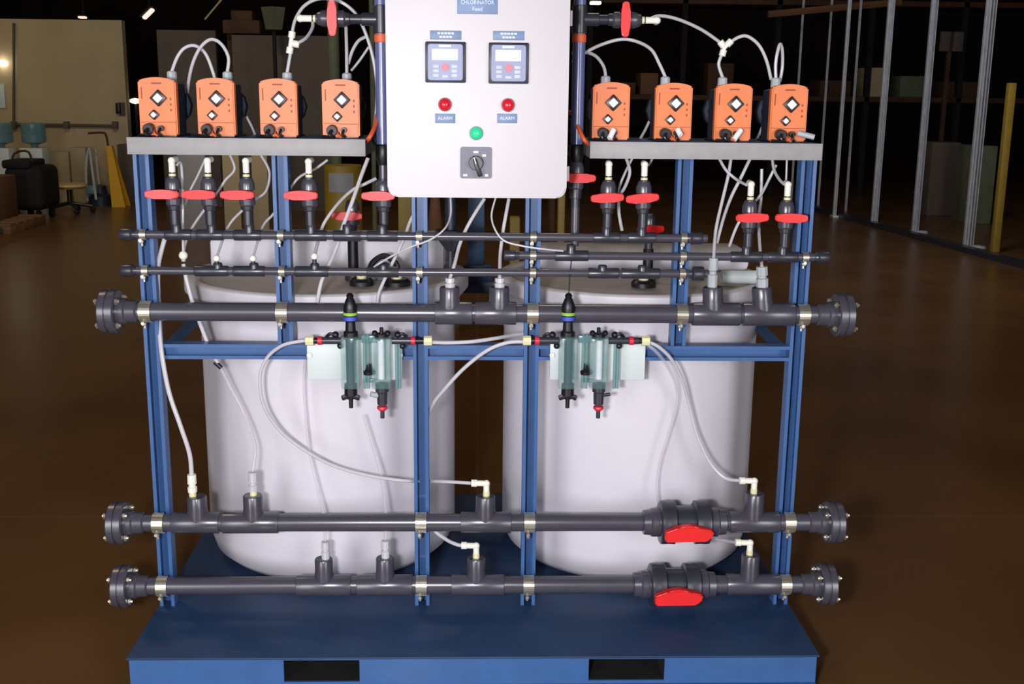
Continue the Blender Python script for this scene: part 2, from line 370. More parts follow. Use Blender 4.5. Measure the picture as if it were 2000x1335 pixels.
post_box(776, 803, 300, 4.6, 'olive', 'yellow_bollard', 'olive yellow square bollard seen left of the inner left blue post', 'bollard')
post_box(1092, 1106, 300, 4.6, 'olive', 'yellow_bollard', 'olive yellow square bollard behind the lower right corner of the cabinet', 'bollard')
post_box(1074, 1086, 300, 4.9, 'umber', 'timber_post', 'brown timber post just left of the bollard behind the cabinet corner', 'post')
post_box(996, 1016, 424, 4.4, 'olive', 'yellow_bin', 'small yellow bin seen between the inner blue posts', 'bin')
a = P(850, 440, 4.4); tag(obj('orange_cone', MB().lathe([(0, 0), (0, .16), (.03, .16), (.03, .11), (P(850, 385, 4.4).z, .03), (P(850, 384, 4.4).z, 0)], (a.x, 4.4, 0)), 'carton'), 'dull orange traffic cone between the inner blue posts under the cabinet', 'cone')
# tan sheets leaning behind
slab(433, 302, 466, 9.0, .03, 'wallp', 'plywood_sheet', 'pale plywood sheet seen below the left shelf between second and third valves', 'sheet')
slab(490, 302, 521, 9.2, .03, 'wallp', 'plywood_sheet', 'pale plywood sheet seen below the left shelf beside the second blue post', 'sheet')
slab(345, 300, 400, 9.4, .05, 'shelf', 'grey_sheet', 'grey sheet panel seen below the left shelf between first and second valves', 'sheet')

# right hand stud wall
t_base = [(1630, 425), (1705, 441), (1785, 456), (1886, 486)]
tops = []
for i, (x, y) in enumerate(t_base):
    q = PZ(x, y)
    wds = [('first stud from the skid side', 1), ('second stud from the skid side', 2), ('third stud from the skid side, double', 2), ('nearest stud, widest, right of all others', 3)][i]
    t = thing('wall_stud', 'galvanised steel wall stud, ' + wds[0], 'wall stud', (q.x, q.y, 0))
    for k in range(wds[1]):
        m = MB(); m.strut(lambda u, v, s, k=k: Vector((u + k * .052, v + k * .05, s)), .02, 6.9, w=.042, d=.04, t=.002)
        obj('stud_channel', m, 'steel', t)
    obj('floor_bracket', MB().bx(-.03, .05 + .05 * wds[1], -.03, .12, 0, .03, .004), 'steel', t)
for px, py, lab in ((1652, 412, 'thin perforated steel stud beyond the first bright stud'), (1598, 400, 'thin steel stud just right of the last pump'), (1545, 395, 'faint far steel stud behind the last pump tubing')):
    q = PZ(px, py); tag(obj('wall_stud', MB().strut(lambda u, v, s: Vector((q.x + u, q.y + v, s)), 0, 6.9, w=.028, d=.03, t=.002), 'steel'), lab, 'wall stud')
q0, q1 = PZ(1570, 405), PZ(2080, 545)
d = (q1 - q0).normalized(); nrm = Vector((-d.y, d.x, 0)) * .05
m = MB(); m.prism([(0, 0), (1, 0), (1, 1), (0, 1)], 0, .06, lambda u, v, s: q0 + (q1 - q0) * u + nrm * (v - .5) * 2 + Vector((0, 0, s)))
struct('trim_1', m, 'dark')
q = PZ(1942, 492)
tag(obj('yellow_post', MB().box((q.x, q.y, .85), (.075, .075, 1.7), .008), 'olive'), 'dull yellow guard post at the far right before dark racking', 'post')
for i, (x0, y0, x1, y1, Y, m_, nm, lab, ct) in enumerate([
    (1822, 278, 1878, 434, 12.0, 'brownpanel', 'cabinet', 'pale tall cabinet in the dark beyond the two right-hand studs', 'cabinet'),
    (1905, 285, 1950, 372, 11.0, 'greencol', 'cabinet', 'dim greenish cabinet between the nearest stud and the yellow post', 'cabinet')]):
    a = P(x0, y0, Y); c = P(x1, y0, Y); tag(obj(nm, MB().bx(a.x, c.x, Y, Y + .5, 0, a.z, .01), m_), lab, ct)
# dark pallet racking at the back right, with goods
t = thing('pallet_rack', 'dark pallet racking at the rear of the hall behind the right pumps', 'rack')
xa, xb = P(1150, 200, 15).x, P(2050, 200, 15).x
for z in (1.55, 3.0): obj('shelf_beam', MB().bx(xa, xb, 15, 16, z - .08, z, .005), 'umber', t)
for k in range(6):
    x = xa + (xb - xa) * k / 5; obj('upright', MB().bx(x - .04, x + .04, 15, 15.1, 0, 4.6), 'roof', t)
rk = [(1188, 262, 52, 22, 'umber', 'brown'), (1250, 262, 34, 40, 'carton', 'dull orange'), (1380, 262, 50, 60, 'umber', 'brown'), (1600, 262, 60, 30, 'umber', 'dark brown'), (1690, 262, 40, 55, 'wallp', 'beige'), (1755, 262, 50, 40, 'greencol', 'greenish'), (1840, 262, 70, 30, 'umber', 'brown')]
for i, (x, y, w_, h, m_, cn) in enumerate(rk):
    a = P(x, 200, 15.1); ww = w_ / FPX * 18
    nm = ['left end of the rack', 'rack beside the first box', 'rack above the third right pump', 'rack left of the bright studs', 'rack between first and second bright studs', 'rack between second and third bright studs', 'rack behind the pale cabinet'][i]
    hh = h / FPX * 18
    tag(obj('stored_box', MB().bx(a.x, a.x + ww, 15.1, 15.7, 1.55, 1.55 + hh, .01), m_), cn + ' box stored on the ' + nm, 'box')
t = thing('window_frame', 'small four pane lit window high beyond the studs', 'window')
# distant lamps
def lamp(px, py, Y, w_, h_, m_, label, rotz=0.0):
    p = P(px, py, Y); t = thing('ceiling_lamp', label, 'lamp', p)
    R_ = Matrix.Rotation(rotz, 3, 'Y')
    obj('lamp_tube', MB().box((0, 0, 0), (w_, .12, h_), min(w_, h_) * .45, R_, 3), m_, t)
    obj('lamp_hood', MB().box(R_ @ Vector((0, .05, h_ * .8)), (w_ * 1.15, .3, h_ * .35), h_ * .1, R_), 'roof', t)
    obj('hanger', MB().cyl((0, .05, h_ * .5), (0, .05, 7.0 - p.z), .012, 6), 'roof', t)
bpy.data.objects.remove(t)
lamp(1163, 6, 14, .16, .045, 'lampglow', 'small bright oval lamp right of the cabinet top')
lamp(290, 27, 14, .2, .05, 'pinkglow', 'slanted pinkish lamp above the first pump', -.75)
lamp(161, 34, 14, .1, .03, 'pinkglow', 'tiny pinkish lamp above the partition wall top')
p = P(264, 197, 13.6)
t = thing('work_lamp', 'warm glowing work lamp just left of the first orange pump', 'lamp', (p.x, 13.6, 0))
obj('bulb', MB().lathe([(-.04, 0), (-.03, .05), (0, .09), (.03, .05), (.04, 0)], (0, 0, p.z)), 'warmglow', t); obj('stand', MB().cyl((0, .03, 0), (0, .03, p.z - .02), .02, 8), 'roof', t)
a, c = P(400, 38, 12), P(437, -6, 12)  # streak of ceiling light, built as a thin pale rod
tag(obj('light_streak', MB().cyl(a, c + (c - a) * 2.2, .012, 8), 'wallp'), 'pale slanted streak of ceiling light in the dark above the second pump', 'cable')
a, c = P(1500, 28, 13), P(1760, 4, 13)
tag(obj('red_beam', MB().cyl(a, c, .05, 6), 'carton'), 'dim red slanted beam in the dark at upper right', 'beam')
a, c = P(1835, 100, 14), P(1885, 62, 14)
t = thing('notice_board', 'dim brown twin-panel notice board between second and third bright studs', 'board')
for k in range(2):
    x0 = a.x + k * (c.x - a.x) * .55; obj('panel', MB().bx(x0, x0 + (c.x - a.x) * .42, 14, 14.05, a.z, c.z, .005), 'brownpanel', t)
obj('post', MB().bx(a.x + .14, a.x + .2, 14.05, 14.1, 0, c.z), 'umber', t)

# ------------------------------------------------------------------ skid frame
ZD = 0.12; XF = 0.897; YF = -0.29; YB = 0.92
ZS = 1.43
frame = thing('skid_frame', 'blue painted steel skid with deck, front channel and strut posts', 'skid', (0, 0, 0))
obj('deck_plate', MB().bx(-XF - .004, XF + .004, YF - .012, YB, ZD - .006, ZD, .002), 'deck', frame)
m = MB()
pk = [(P(554, 1300, YF).x, P(702, 1300, YF).x), (P(1150, 1300, YF).x, P(1298, 1300, YF).x)]
zt, zb = P(1000, 1287, YF).z, P(1000, 1329, YF).z
xs = [-XF, pk[0][0], pk[0][1], pk[1][0], pk[1][1], XF]
for k in range(5):
    if k % 2 == 0: m.bx(xs[k], xs[k + 1], YF, YF + .006, 0, ZD - .006)
    else: m.bx(xs[k], xs[k + 1], YF, YF + .006, zt, ZD - .006).bx(xs[k], xs[k + 1], YF, YF + .006, 0, zb)
m.bx(-XF, XF, YF - .03, YF, zb - .014, zb - .008)
obj('front_channel', m, 'blue', frame)
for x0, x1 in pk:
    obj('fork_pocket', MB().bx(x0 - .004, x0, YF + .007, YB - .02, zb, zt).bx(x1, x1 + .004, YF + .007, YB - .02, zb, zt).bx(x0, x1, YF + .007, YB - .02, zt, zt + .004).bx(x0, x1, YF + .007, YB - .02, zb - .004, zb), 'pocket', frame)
obj('side_channel', MB().bx(-XF, -XF + .006, YF + .007, YB, 0, ZD - .007), 'blue', frame)
obj('side_channel', MB().bx(XF - .006, XF, YF + .007, YB, 0, ZD - .007), 'blue', frame)
m = MB()
for k in (0, 2, 4): m.bx(max(xs[k], -XF + .007), min(xs[k + 1], XF - .007), YB - .006, YB, 0, ZD - .007)
for k in (1, 3): m.bx(xs[k], xs[k + 1], YB - .006, YB, zt, ZD - .007).bx(xs[k], xs[k + 1], YB - .006, YB, 0, zb)
obj('rear_channel', m, 'blue', frame)
def post(X, z0, z1, Y=0.0, m_='blue'):
    return obj('post', MB().strut(lambda u, v, s: Vector((X + u, Y + v, s)), z0, z1), m_, frame)
XL, XR = -.875, .875; XB, XC, XD, XE = -.517, -.154, .147, .547
ZC0, ZC1 = .84, .881
for X in (XL, XR): post(X, ZD, ZS - .042)
for X in (XC, XD): post(X, ZD, 1.75)
for X in (XB, XE): post(X, ZC1 + .001, ZS - .042)
for X in (): obj('foot_plate', MB().bx(X - .03, X + .03, -.005, .06, ZD, ZD + .006, .002), 'blue', frame)
for a_, b_ in ((XL, XC), (XC, XD), (XD, XR)):
    obj('crossbar', MB().strut(lambda u, v, s: Vector((s, v, (ZC0 + ZC1) / 2 + u)), a_ + .0206, b_ - .0206), 'blue', frame)
for sg, X in ((1, XL), (-1, XR)):
    a = Vector((X, .045, .86)); c = Vector((X + sg * .16, .62 - .5, .93))
    obj('brace', MB().cyl(Vector((X + sg * .02, .04, .85)), Vector((X + sg * .02, .95, .9)), .022, 4), 'darkblue', frame)
obj('rear_beam', MB().bx(XL, XR, .93, .97, .86, .9, .002), 'darkblue', frame)
for X in (XL + .02, XR - .02): obj('rear_post', MB().bx(X - .02, X + .02, .93, .97, 0, .859, .002), 'darkblue', frame)
pa, pb = P(914, 480, .93).x, P(946, 480, .93).x
obj('rear_post', MB().bx(pa, pb, .93, .97, .901, 1.75, .002), 'darkblue', frame)
obj('rear_bracket', MB().bx(pa - .015, pb + .03, .925, .975, .9, .96, .002), 'darkblue', frame)

# ------------------------------------------------------------------ tanks
def tank(cx, R, RT_, raised, label, ztop=1.005):
    t = thing('chemical_tank', label, 'tank', (cx, .485, ZD))
    h = ztop - ZD
    prof = [(0, 0), (0, R - .09), (.012, R - .045), (.04, R - .014), (.09, R), (h - .17, R + .0), (h - .155, R + .004), (h - .12, R + .006), (h - .11, R), (h - .085, R + .004), (h - .05, RT_ - .008), (h - .04, RT_), (h - .004, RT_), (h, RT_ - .006), (h, RT_ - .03), (h - .012, RT_ - .04), (h - .015, 0)]
    obj('tank_body', MB().lathe(prof, n=72), 'tank', t)
    obj('lid', MB().lathe([(h - .012, 0), (h - .012, RT_ - .045), (h - .006, RT_ - .05), (h - .002, RT_ - .2), (h, 0)], n=64), 'lid', t)
    x0, x1, y0, y1, zz = raised
    obj('raised_section', MB().bx(x0 - cx, x1 - cx, y0 - .485, y1 - .485, h - .004, zz - ZD, .02), 'tank', t)
    return t
ra = P(408, 500, .52); rb = P(869, 500, .52)
tL = tank(-.461, .389, .432, (ra.x, rb.x, .52, .74, P(600, 461, .55).z), 'white cylindrical chemical tank on the left half of the skid')
ra = P(1064, 500, .55); rb = P(1466, 500, .55)
tR = tank(.477, .394, .415, (ra.x - .02, rb.x, .55, .75, P(1224, 488, .55).z), 'white cylindrical chemical tank on the right half of the skid')
ZL = 1.006
# lid fittings
def lid_fit(name, label, px, py, r, Y, h=.02):
    p = P(px, py, Y); t = thing(name, label, 'tank fitting', (p.x, Y, ZL))
    obj('flange', MB().lathe([(0, 0), (0, r), (h * .6, r), (h, r * .8), (h, 0)], n=28), 'black', t)
    obj('hub', MB().lathe([(h, 0), (h, r * .4), (h + .012, r * .4), (h + .014, 0)], n=16), 'cream', t)
    return t
lid_fit('bulkhead_fitting', 'low black bulkhead fitting on the left tank lid, below the black dip pipe', 706, 545, .035, .23)
lid_fit('bulkhead_fitting', 'low black bulkhead fitting on the left tank lid beside the inner blue post', 775, 545, .04, .23)
lid_fit('bulkhead_fitting', 'low black bulkhead fitting with cream hub on the right tank lid', 1257, 550, .036, .23)
p = P(750, 517, .35)
t = thing('hose_coil', 'black hose hump on the left tank lid beside the inner post', 'hose', (p.x, .35, ZL + .0))
obj('hose', MB().tube([(-.042, 0, .012), (-.035, 0, .045), (0, 0, .068), (.035, 0, .045), (.042, 0, .012)], .009, 10, 6), 'black', t)
obj('hose_guard', MB().cyl((0, -.012, .02), (0, .012, .02), .03, 24), 'dark', t)

# ------------------------------------------------------------------ pipes
RBIG, YBIG = .0245, -.03; RSM, YSM = .0108, -.016
def clampset(par, X, Y, Z, r, w_=.022, n=14):
    m = MB(); ro = r + .0028
    # strap hugging the front of the pipe
    prev = None
    vs = []
    for k in range(n + 1):
        a = math.radians(80 + 200 * k / n)
        vs.append((Y + ro * math.cos(a) if True else 0, Z + ro * math.sin(a)))
    for i in range(n):
        (y0, z0), (y1, z1) = vs[i], vs[i + 1]
        mid = Vector((X, (y0 + y1) / 2, (z0 + z1) / 2)); dd = Vector((0, y1 - y0, z1 - z0)); ang = math.atan2(dd.z, dd.y)
        m.box(mid, (w_, dd.length * 1.12, .0022), 0, Matrix.Rotation(ang, 3, 'X'))
    c = obj('pipe_clamp', m, 'zinc', par)
    m = MB(); zz = Z - ro - .004; m.cyl((X - .004, Y - ro * .55, zz + .004), (X - .004, Y - ro * .55 - .012, zz + .004), .005, 10); m.cyl((X - .004, Y - ro * .35, zz + .012), (X - .004, Y - ro * .35, zz - .012), .0035, 8); m.box((X - .004, Y - ro * .5 , zz), (.01, .012, .008), .001)
    obj('clamp_bolt', m, 'zinc', c)
def flange(par, X, Y, Z, sg):
    """sg=+1: pipe continues towards +x (flange on the left end)"""
    m = MB(); R_ = .059; th = .021
    m.lathe([(-th - .002, 0), (-th - .002, R_ - .006), (-th + .002, R_ - .001), (-.003, R_), (-.0025, R_ - .004)], (X, Y, Z), (sg, 0, 0), 40)
    m.lathe([(-.0025, R_ - .004), (.0025, R_ - .004), (.003, R_), (th - .003, R_), (th, R_ - .003), (th, .036), (th + .018, .035), (th + .022, .031), (th + .046, .0295), (th + .05, .026)], (X, Y, Z), (sg, 0, 0), 40)
    f = obj('flange', m, 'pvc', par)
    for k in range(4):
        a = PI / 4 + k * PI / 2; y = Y + .045 * math.cos(a); z = Z + .045 * math.sin(a)
        m = MB(); m.cyl((X - .033, y, z), (X + .034, y, z), .0042, 8); m.cyl((X - .03, y, z), (X - .0235, y, z), .0085, 6); m.cyl((X + .0215, y, z), (X + .029, y, z), .0085, 6)
        obj('flange_bolt', m, 'zinc', f)
def sleeve(par, X0, X1, Y, Z, r, name='coupling'):
    return obj(name, MB().lathe([(0, r * .8), (0, r - .001), (.002, r), (X1 - X0 - .002, r), (X1 - X0, r - .001), (X1 - X0, r * .8)], (X0, Y, Z), (1, 0, 0), 32), 'pvc', par)
def tee(par, X0, X1, Y, Z, r, Xb, ztop, rb=None, lean=0.0, m_='pvc'):
    rb = rb or r; m = MB()
    m.lathe([(0, r * .8), (0, r - .001), (.002, r), (X1 - X0 - .002, r), (X1 - X0, r - .001), (X1 - X0, r * .8)], (X0, Y, Z), (1, 0, 0), 32)
    L = ztop - Z
    m.lathe([(0, rb * 1.05), (L * .4, rb * 1.06), (L * .55, rb), (L - .003, rb), (L, rb - .002), (L, rb * .45), (L - .003, 0)], (Xb, Y, Z), (lean, 0, 1), 32)
    return obj('tee', m, m_, par)
def pipe(name, label, x0, x1, Y, Z, r, clamps, cat='pipe', wide=.022):
    t = thing(name, label, cat)
    obj('pipe', MB().cyl((x0, Y, Z), (x1, Y, Z), r, 32), 'pvc', t)
    for X in clamps: clampset(t, X, Y, Z, r, wide)
    return t
def XP(px, py, Y=-.03): return P(px, py, Y).x
Z1, Z2, ZM, ZB, ZW, ZX = 1.1785, 1.083, 1.1295, .976, .3835, .1965
# upper big header
hd = pipe('header_pipe', 'large grey header pipe crossing just above the blue crossbar, flanged both ends', -.985, .985, YBIG, ZB, RBIG, (XL, XB, XD, XE, XR), 'pipe', .03)
flange(hd, -.968, YBIG, ZB, 1); flange(hd, .982, YBIG, ZB, -1)
for a, c, bq, l in ((850, 922, 878, 0), (928, 1008, 975, 0), (1352, 1444, 1393, -.06), (1450, 1550, 1492, -.13)):
    tee(hd, XP(a, 612), XP(c, 612), YBIG, ZB, .031, XP(bq, 600), P(bq, 560, YBIG).z, .0265, lean=l)
# lower headers
lw = pipe('header_pipe', 'large grey header pipe, upper of the two low runs, with red-handled valve', -1.0, 1.0, YBIG, ZW, RBIG, (XL, XC, XD, XR), 'pipe', .03)
flange(lw, -.985, YBIG, ZW, 1); flange(lw, 1.0, YBIG, ZW, -1)
for a, c, bq, yt in ((338, 430, 386, 968), (436, 545, 495, 966), (900, 998, 948, 967), (1424, 1520, 1472, 962)):
    tee(lw, XP(a, 1025), XP(c, 1025), YBIG, ZW, .0295, XP(bq, 1000), P(bq, yt, YBIG).z, .0265)
lx = pipe('header_pipe', 'large grey header pipe of the lowest run just above the blue deck', -1.0, .99, YBIG, ZX, RBIG, (XL, XC, XD, XR), 'pipe', .03)
flange(lx, -.985, YBIG, ZX, 1); flange(lx, .992, YBIG, ZX, -1)
for a, c, bq, yt in ((580, 686, 633, 1090), (698, 806, 752, 1088), (882, 984, 930, 1088), (1418, 1522, 1464, 1082)):
    tee(lx, XP(a, 1145), XP(c, 1145), YBIG, ZX, .0295, XP(bq, 1120), P(bq, yt, YBIG).z, .025)

def big_valve(Xc, Z, label):
    t = thing('union_ball_valve', label, 'valve', (Xc, YBIG, Z))
    obj('valve_body', MB().lathe([(-.035, .03), (-.035, .046), (.03, .046), (.03, .03)], ax=(1, 0, 0), n=36).cyl((0, -.03, -.01), (0, -.058, -.01), .02, 20), 'dark', t)
    for s in (-1, 1):
        m = MB(); x = s * .048; m.lathe([(-.022, .035), (-.022, .056), (-.019, .061), (-.006, .06), (.0, .06), (.01, .061), (.019, .06), (.022, .055), (.022, .035)], (x, 0, 0), (s, 0, 0), 36)
        obj('union_nut', m, 'dark', t)
        m = MB(); m.lathe([(.0, .03), (0, .04), (.022, .04), (.026, .036), (.045, .034), (.047, .026)], (s * .07, 0, 0), (s, 0, 0), 32); obj('end_connector', m, 'pvc', t)
    m = MB(); poly = [(-.064, -.022), (-.066, .006), (-.03, .019), (-.012, .025), (.012, .025), (.03, .019), (.064, .012), (.068, -.002), (.05, -.02)]
    m.prism(poly, -.088, -.06, lambda u, v, s: Vector((u, s, v - .004)))
    bmesh.ops.bevel(m.bm, geom=m.bm.edges[:], offset=.004, segments=2, affect='EDGES')
    obj('handle', m, 'red', t, 'red plastic bar handle')
    return t
v1 = big_valve(XP(1336, 1020), ZW, 'large grey union ball valve with red handle, on the upper of the two low headers')
dup(v1, (XP(1316, 1144), YBIG, ZX), 'large grey union ball valve with red handle, on the lowest header')

# thin manifolds
def caps(par, X, Y, Z, sg, r=.0165):
    obj('end_cap', MB().lathe([(0, 0), (0, r - .002), (.003, r), (.028, r), (.03, r - .002), (.033, .012), (.04, .011)], (X, Y, Z), (sg, 0, 0), 24), 'dark', par)
m1 = pipe('manifold_pipe', 'thin grey manifold pipe, topmost of the thin runs, spanning both shelves', -.935, .61, YSM, Z1, RSM, (XL, XB, XC, XD, XE), wide=.016)
caps(m1, XP(232, 458), YSM, Z1, 1); caps(m1, XP(1373, 465), YSM, Z1, -1)
m2 = pipe('manifold_pipe', 'thin grey manifold pipe, lowest of the thin runs, above the large header', -.93, .62, YSM, Z2, RSM, (XL, XB, XC, XD, XE), wide=.016)
caps(m2, XP(234, 527), YSM, Z2, 1); caps(m2, XP(1376, 538), YSM, Z2, -1, .02)
m3 = pipe('manifold_pipe', 'short thin grey manifold pipe between the two longer ones, on the right half', .07, .925, YSM, ZM, RSM, (XD, XE, XR), wide=.016)
caps(m3, XP(985, 496), YSM, ZM, 1, .014); caps(m3, XP(1622, 507), YSM, ZM, -1)
for a, c, bq in ((320, 372, 342), (382, 434, 411), (455, 508, 485), (574, 636, 606), (650, 704, 677), (716, 776, 746), (1160, 1212, 1186), (1228, 1282, 1255)):
    tee(m1, XP(a, 460), XP(c, 460), YSM, Z1, .0145, XP(bq, 450), Z1 + .03, .0125, m_='dark')
for a, c, bq in ((378, 444, 423), (454, 515, 494), (575, 640, 613), (716, 778, 748), (1150, 1210, 1178), (1215, 1290, 1256)):
    tee(m2, XP(a, 530), XP(c, 530), YSM, Z2, .0145, XP(bq, 520), Z2 + .022, .012, m_='dark')
for a, c, bq in ((1085, 1150, 1116), (1430, 1490, 1460), (1503, 1560, 1531)):
    tee(m3, XP(a, 500), XP(c, 500), YSM, ZM, .0145, XP(bq, 495), ZM + .03, .0125, m_='dark')

# ------------------------------------------------------------------ small ball valves
def make_valve(label, H=.205, elbow=True, handle=1):
    """vertical valve, base at the manifold tee, H = height from pipe axis to elbow top"""
    t = thing('ball_valve', label, 'valve')
    k = H / .205
    obj('valve_body', MB().lathe([(.0, 0), (.0, .0125), (.05, .0125), (.052, .0165), (.062, .018), (.075, .02), (.078, .016), (.084, .016), (.118, .016), (.12, .019)]).box((0, -.012, .092), (.016, .022, .016), .003), 'dark', t) if False else None
    m = MB(); m.lathe([(0, 0), (0, .0122), (.036, .0122), (.038, .015), (.05, .016), (.052, .013), (.066, .0145), (.122, .0145), (.122, 0)], (0, 0, .024), n=24); m.cyl((0, -.008, .103), (0, -.024, .103), .008, 14)
    obj('valve_body', m, 'dark', t)
    obj('lower_union_nut', MB().lathe([(.072, .01), (.072, .016), (.076, .0205), (.09, .021), (.093, .019), (.093, .01)], n=12), 'pvc', t)
    obj('upper_union_nut', MB().lathe([(.113, .01), (.113, .019), (.116, .021), (.13, .0205), (.142, .0165), (.148, .011), (.148, .006)], n=12), 'pvc', t)
    obj('thread_tape', MB().cyl((0, 0, .148), (0, 0, .155), .0092, 16), 'cream', t)
    if handle:
        poly = [(-.043, -.008), (-.043, .0085), (-.02, .0118), (0, .0128), (.02, .0118), (.043, .0085), (.043, -.008), (.02, -.0115), (-.02, -.0115)]
        m = MB(); m.prism(poly, -.034, -.021, lambda u, v, s: Vector((u, s, v + .103))); bmesh.ops.bevel(m.bm, geom=m.bm.edges[:], offset=.0028, segments=2, affect='EDGES')
        obj('handle', m, 'red', t, 'red plastic bar handle')
    if elbow:
        m = MB(); m.cyl((0, 0, .158), (0, 0, .186), .0085, 16); m.ball((0, 0, .188), .0098); m.cyl((0, .0, .188), (.002, .03, .19), .0085, 14)
        obj('tube_elbow', m, 'white', t)
        obj('nut_ring', MB().cyl((0, 0, .155), (0, 0, .16), .0068, 14), 'dark', t)
    return t
proto = None
vpx = [(342, 0, 'first from the left end of the top manifold', Z1, 345), (411, 0, 'second from the left end of the top manifold', Z1, 345), (485, 0, 'third from the left end of the top manifold', Z1, 345), (606, 0, 'just right of the second blue post', Z1, 345),
       (1186, 0, 'left one of the pair under the right shelf inner end', Z1, 345), (1255, 0, 'right one of the pair under the right shelf inner end', Z1, 345),
       (1460, 0, 'left one of the low pair beside the right end post', ZM, 390), (1531, 0, 'nearest to the right end post, on the short manifold', ZM, 390)]
for i, (px, _, lab, z, py) in enumerate(vpx):
    loc = (XP(px, 440 if z == Z1 else 490, YSM), YSM, z + .004)
    lab = 'small red-handled ball valve, ' + lab
    if proto is None: proto = make_valve(lab); proto.location = loc; proto['group'] = 'small ball valves on the thin manifolds'
    else: o = dup(proto, loc, lab)
# offsets of the lever positions: handles slide along their stem and tilt like in the place
vs_ = [o for o in scn.objects if o.name.startswith('ball_valve')]
for o, dx, tl in zip(vs_, (-.022, -.02, -.02, -.018, 0, .002, .003, .005), (0, 0, 0, 0, .05, .09, .02, -.02)):
    for ch in o.children:
        if ch.name.startswith('handle'): ch.location = (dx, 0, 0); ch.rotation_euler = (0, -tl, 0)

# ------------------------------------------------------------------ risers beside the cabinet
def riser(px0, px1, label, sg, zt_tee, pyend):
    Y = .02
    top = P(px0, -30, Y); 
    X = P((px0 + px1) / 2, 200, Y).x
    t = thing('riser_pipe', label, 'pipe')
    zj = P(px0, 292, Y).z
    obj('upper_pipe', MB().cyl((X, Y, zj), (X, Y, 1.86), .0165, 24), 'riser', t)
    obj('tape_band', MB().cyl((X, Y, P(px0, 83, Y).z), (X, Y, P(px0, 67, Y).z), .0185, 24), 'orangetape', t)
    obj('reducer', MB().lathe([(0, .010), (.0, .013), (.02, .019), (.05, .019), (.055, .016)], (X, Y, zj - .04), n=24), 'black', t)
    obj('lower_pipe', MB().cyl((X, Y, P(px0, pyend, Y).z), (X, Y, zj - .03), .0115, 20), 'pvc', t)
    obj('drop_coupling', MB().cyl((X, Y, Z1 + .1), (X, Y, Z1 + .145), .0165, 20), 'dark', t)
    zt = P(px0, 38, Y).z
    obj('side_tee', MB().cyl((X, Y, zt - .035), (X, Y, zt + .035), .02, 24).cyl((X, Y, zt), (X + sg * .05, Y, zt), .0165, 20), 'dark', t)
    return X, Y, zt
XlR, YrR, ztL = riser(747, 746, 'tall lilac-grey riser pipe with orange band left of the cabinet', -1, 0, 440)
XrR, _, ztR = riser(1131, 1126, 'tall lilac-grey riser pipe with orange band right of the cabinet', 1, 0, 480)
def hvalve(X0, Y, Z, sg, label):
    o = dup(proto, (X0, Y, Z), label, rot=(0, sg * PI / 2, 0)); 
    for ch in o.children:
        if ch.name.startswith('handle'): ch.location = (0, 0, 0); ch.rotation_euler = (0, 0, 0)
    o.scale = (1, 1, 1.0); return o
hvalve(XlR - .018, YrR, ztL, -1, 'small grey ball valve lying sideways with upright red handle, left of the cabinet top')
hvalve(XrR + .012, YrR, ztR + .0, 1, 'small grey ball valve lying sideways with upright red handle, right of the cabinet top')
def inline(X, Y, z, label, name='ball_valve'):
    o = dup(proto, (X, Y, z - .103), label)
    for ch in list(o.children):
        if ch.name.startswith(('tube_elbow', 'nut_ring', 'thread_tape')): bpy.data.objects.remove(ch)
        elif ch.name.startswith('handle'): ch.location = (-.012, 0, 0); ch.rotation_euler = (0, 0, 0)
    return o
inline(XlR, YrR, P(736, 383, -.01).z, 'small grey valve with red handle on the riser at the cabinet lower left corner')
o = inline(XrR, YrR, P(1125, 348, -.01).z, 'small grey valve with red handle on the riser right of the cabinet')
for ch in o.children:
    if ch.name.startswith('handle'): ch.location = (.006, 0, 0)
# rear valves above the tank lids
def rear_valve(px, py, Y, label, rz, lab2):
    X = P(px, py, Y).x; z = P(px, py, Y).z
    t = thing('dip_pipe', lab2, 'pipe', (X, Y, ZL))
    obj('pipe', MB().cyl((0, 0, 0), (0, 0, z - ZL - .06), .0155, 20), 'black', t)
    obj('base_collar', MB().cyl((0, 0, 0), (0, 0, .02), .026, 20), 'dark', t)
    o = inline(X, Y, z, label); o.rotation_euler = (0, 0, rz)
    return o
rear_valve(688, 420, .32, 'black-bodied valve with pale pink-red handle rising behind the top manifold, left tank', 0, 'black dip pipe standing on the left tank lid under the rear valve')
rear_valve(1268, 446, .32, 'valve with small red handle behind the top manifold, right tank', .5, 'black dip pipe standing on the right tank lid')
p = P(880, 480, .3)
t = thing('drain_funnel', 'dark funnel-shaped fitting under the top manifold between the inner posts', 'funnel', (p.x, .3, 0))
zf = P(880, 490, .3).z; zf2 = P(880, 462, .3).z
obj('funnel_cone', MB().lathe([(zf, 0), (zf, .012), (zf2, .045), (zf2 + .02, .045), (zf2 + .02, 0)]), 'dark', t)
obj('stem', MB().cyl((0, 0, zf2 + .02), (0, 0, P(880, 385, .3).z + .1), .016, 16), 'navy', t)
obj('foot', MB().cyl((0, 0, 1.0075), (0, 0, zf + .005), .01, 12), 'dark', t)

# ------------------------------------------------------------------ shelves and pumps
for a, c, nm in (( -.889, -.287, 'left'), (.287, .888, 'right')):
    t = thing('pump_shelf', 'grey steel shelf carrying the four orange pumps %s of the cabinet' % nm, 'shelf')
    obj('shelf_top', MB().bx(a, c, -.06, .25, ZS - .004, ZS, .001), 'blue', t, 'blue top plate')
    obj('front_lip', MB().bx(a, c, -.064, -.06, ZS - .042, ZS + .001, .001), 'shelf', t, 'grey front lip')
    for X in ((a + .005), (c - .005)): obj('side_lip', MB().bx(X - .002, X + .002, -.06, .25, ZS - .042, ZS - .005), 'shelf', t)

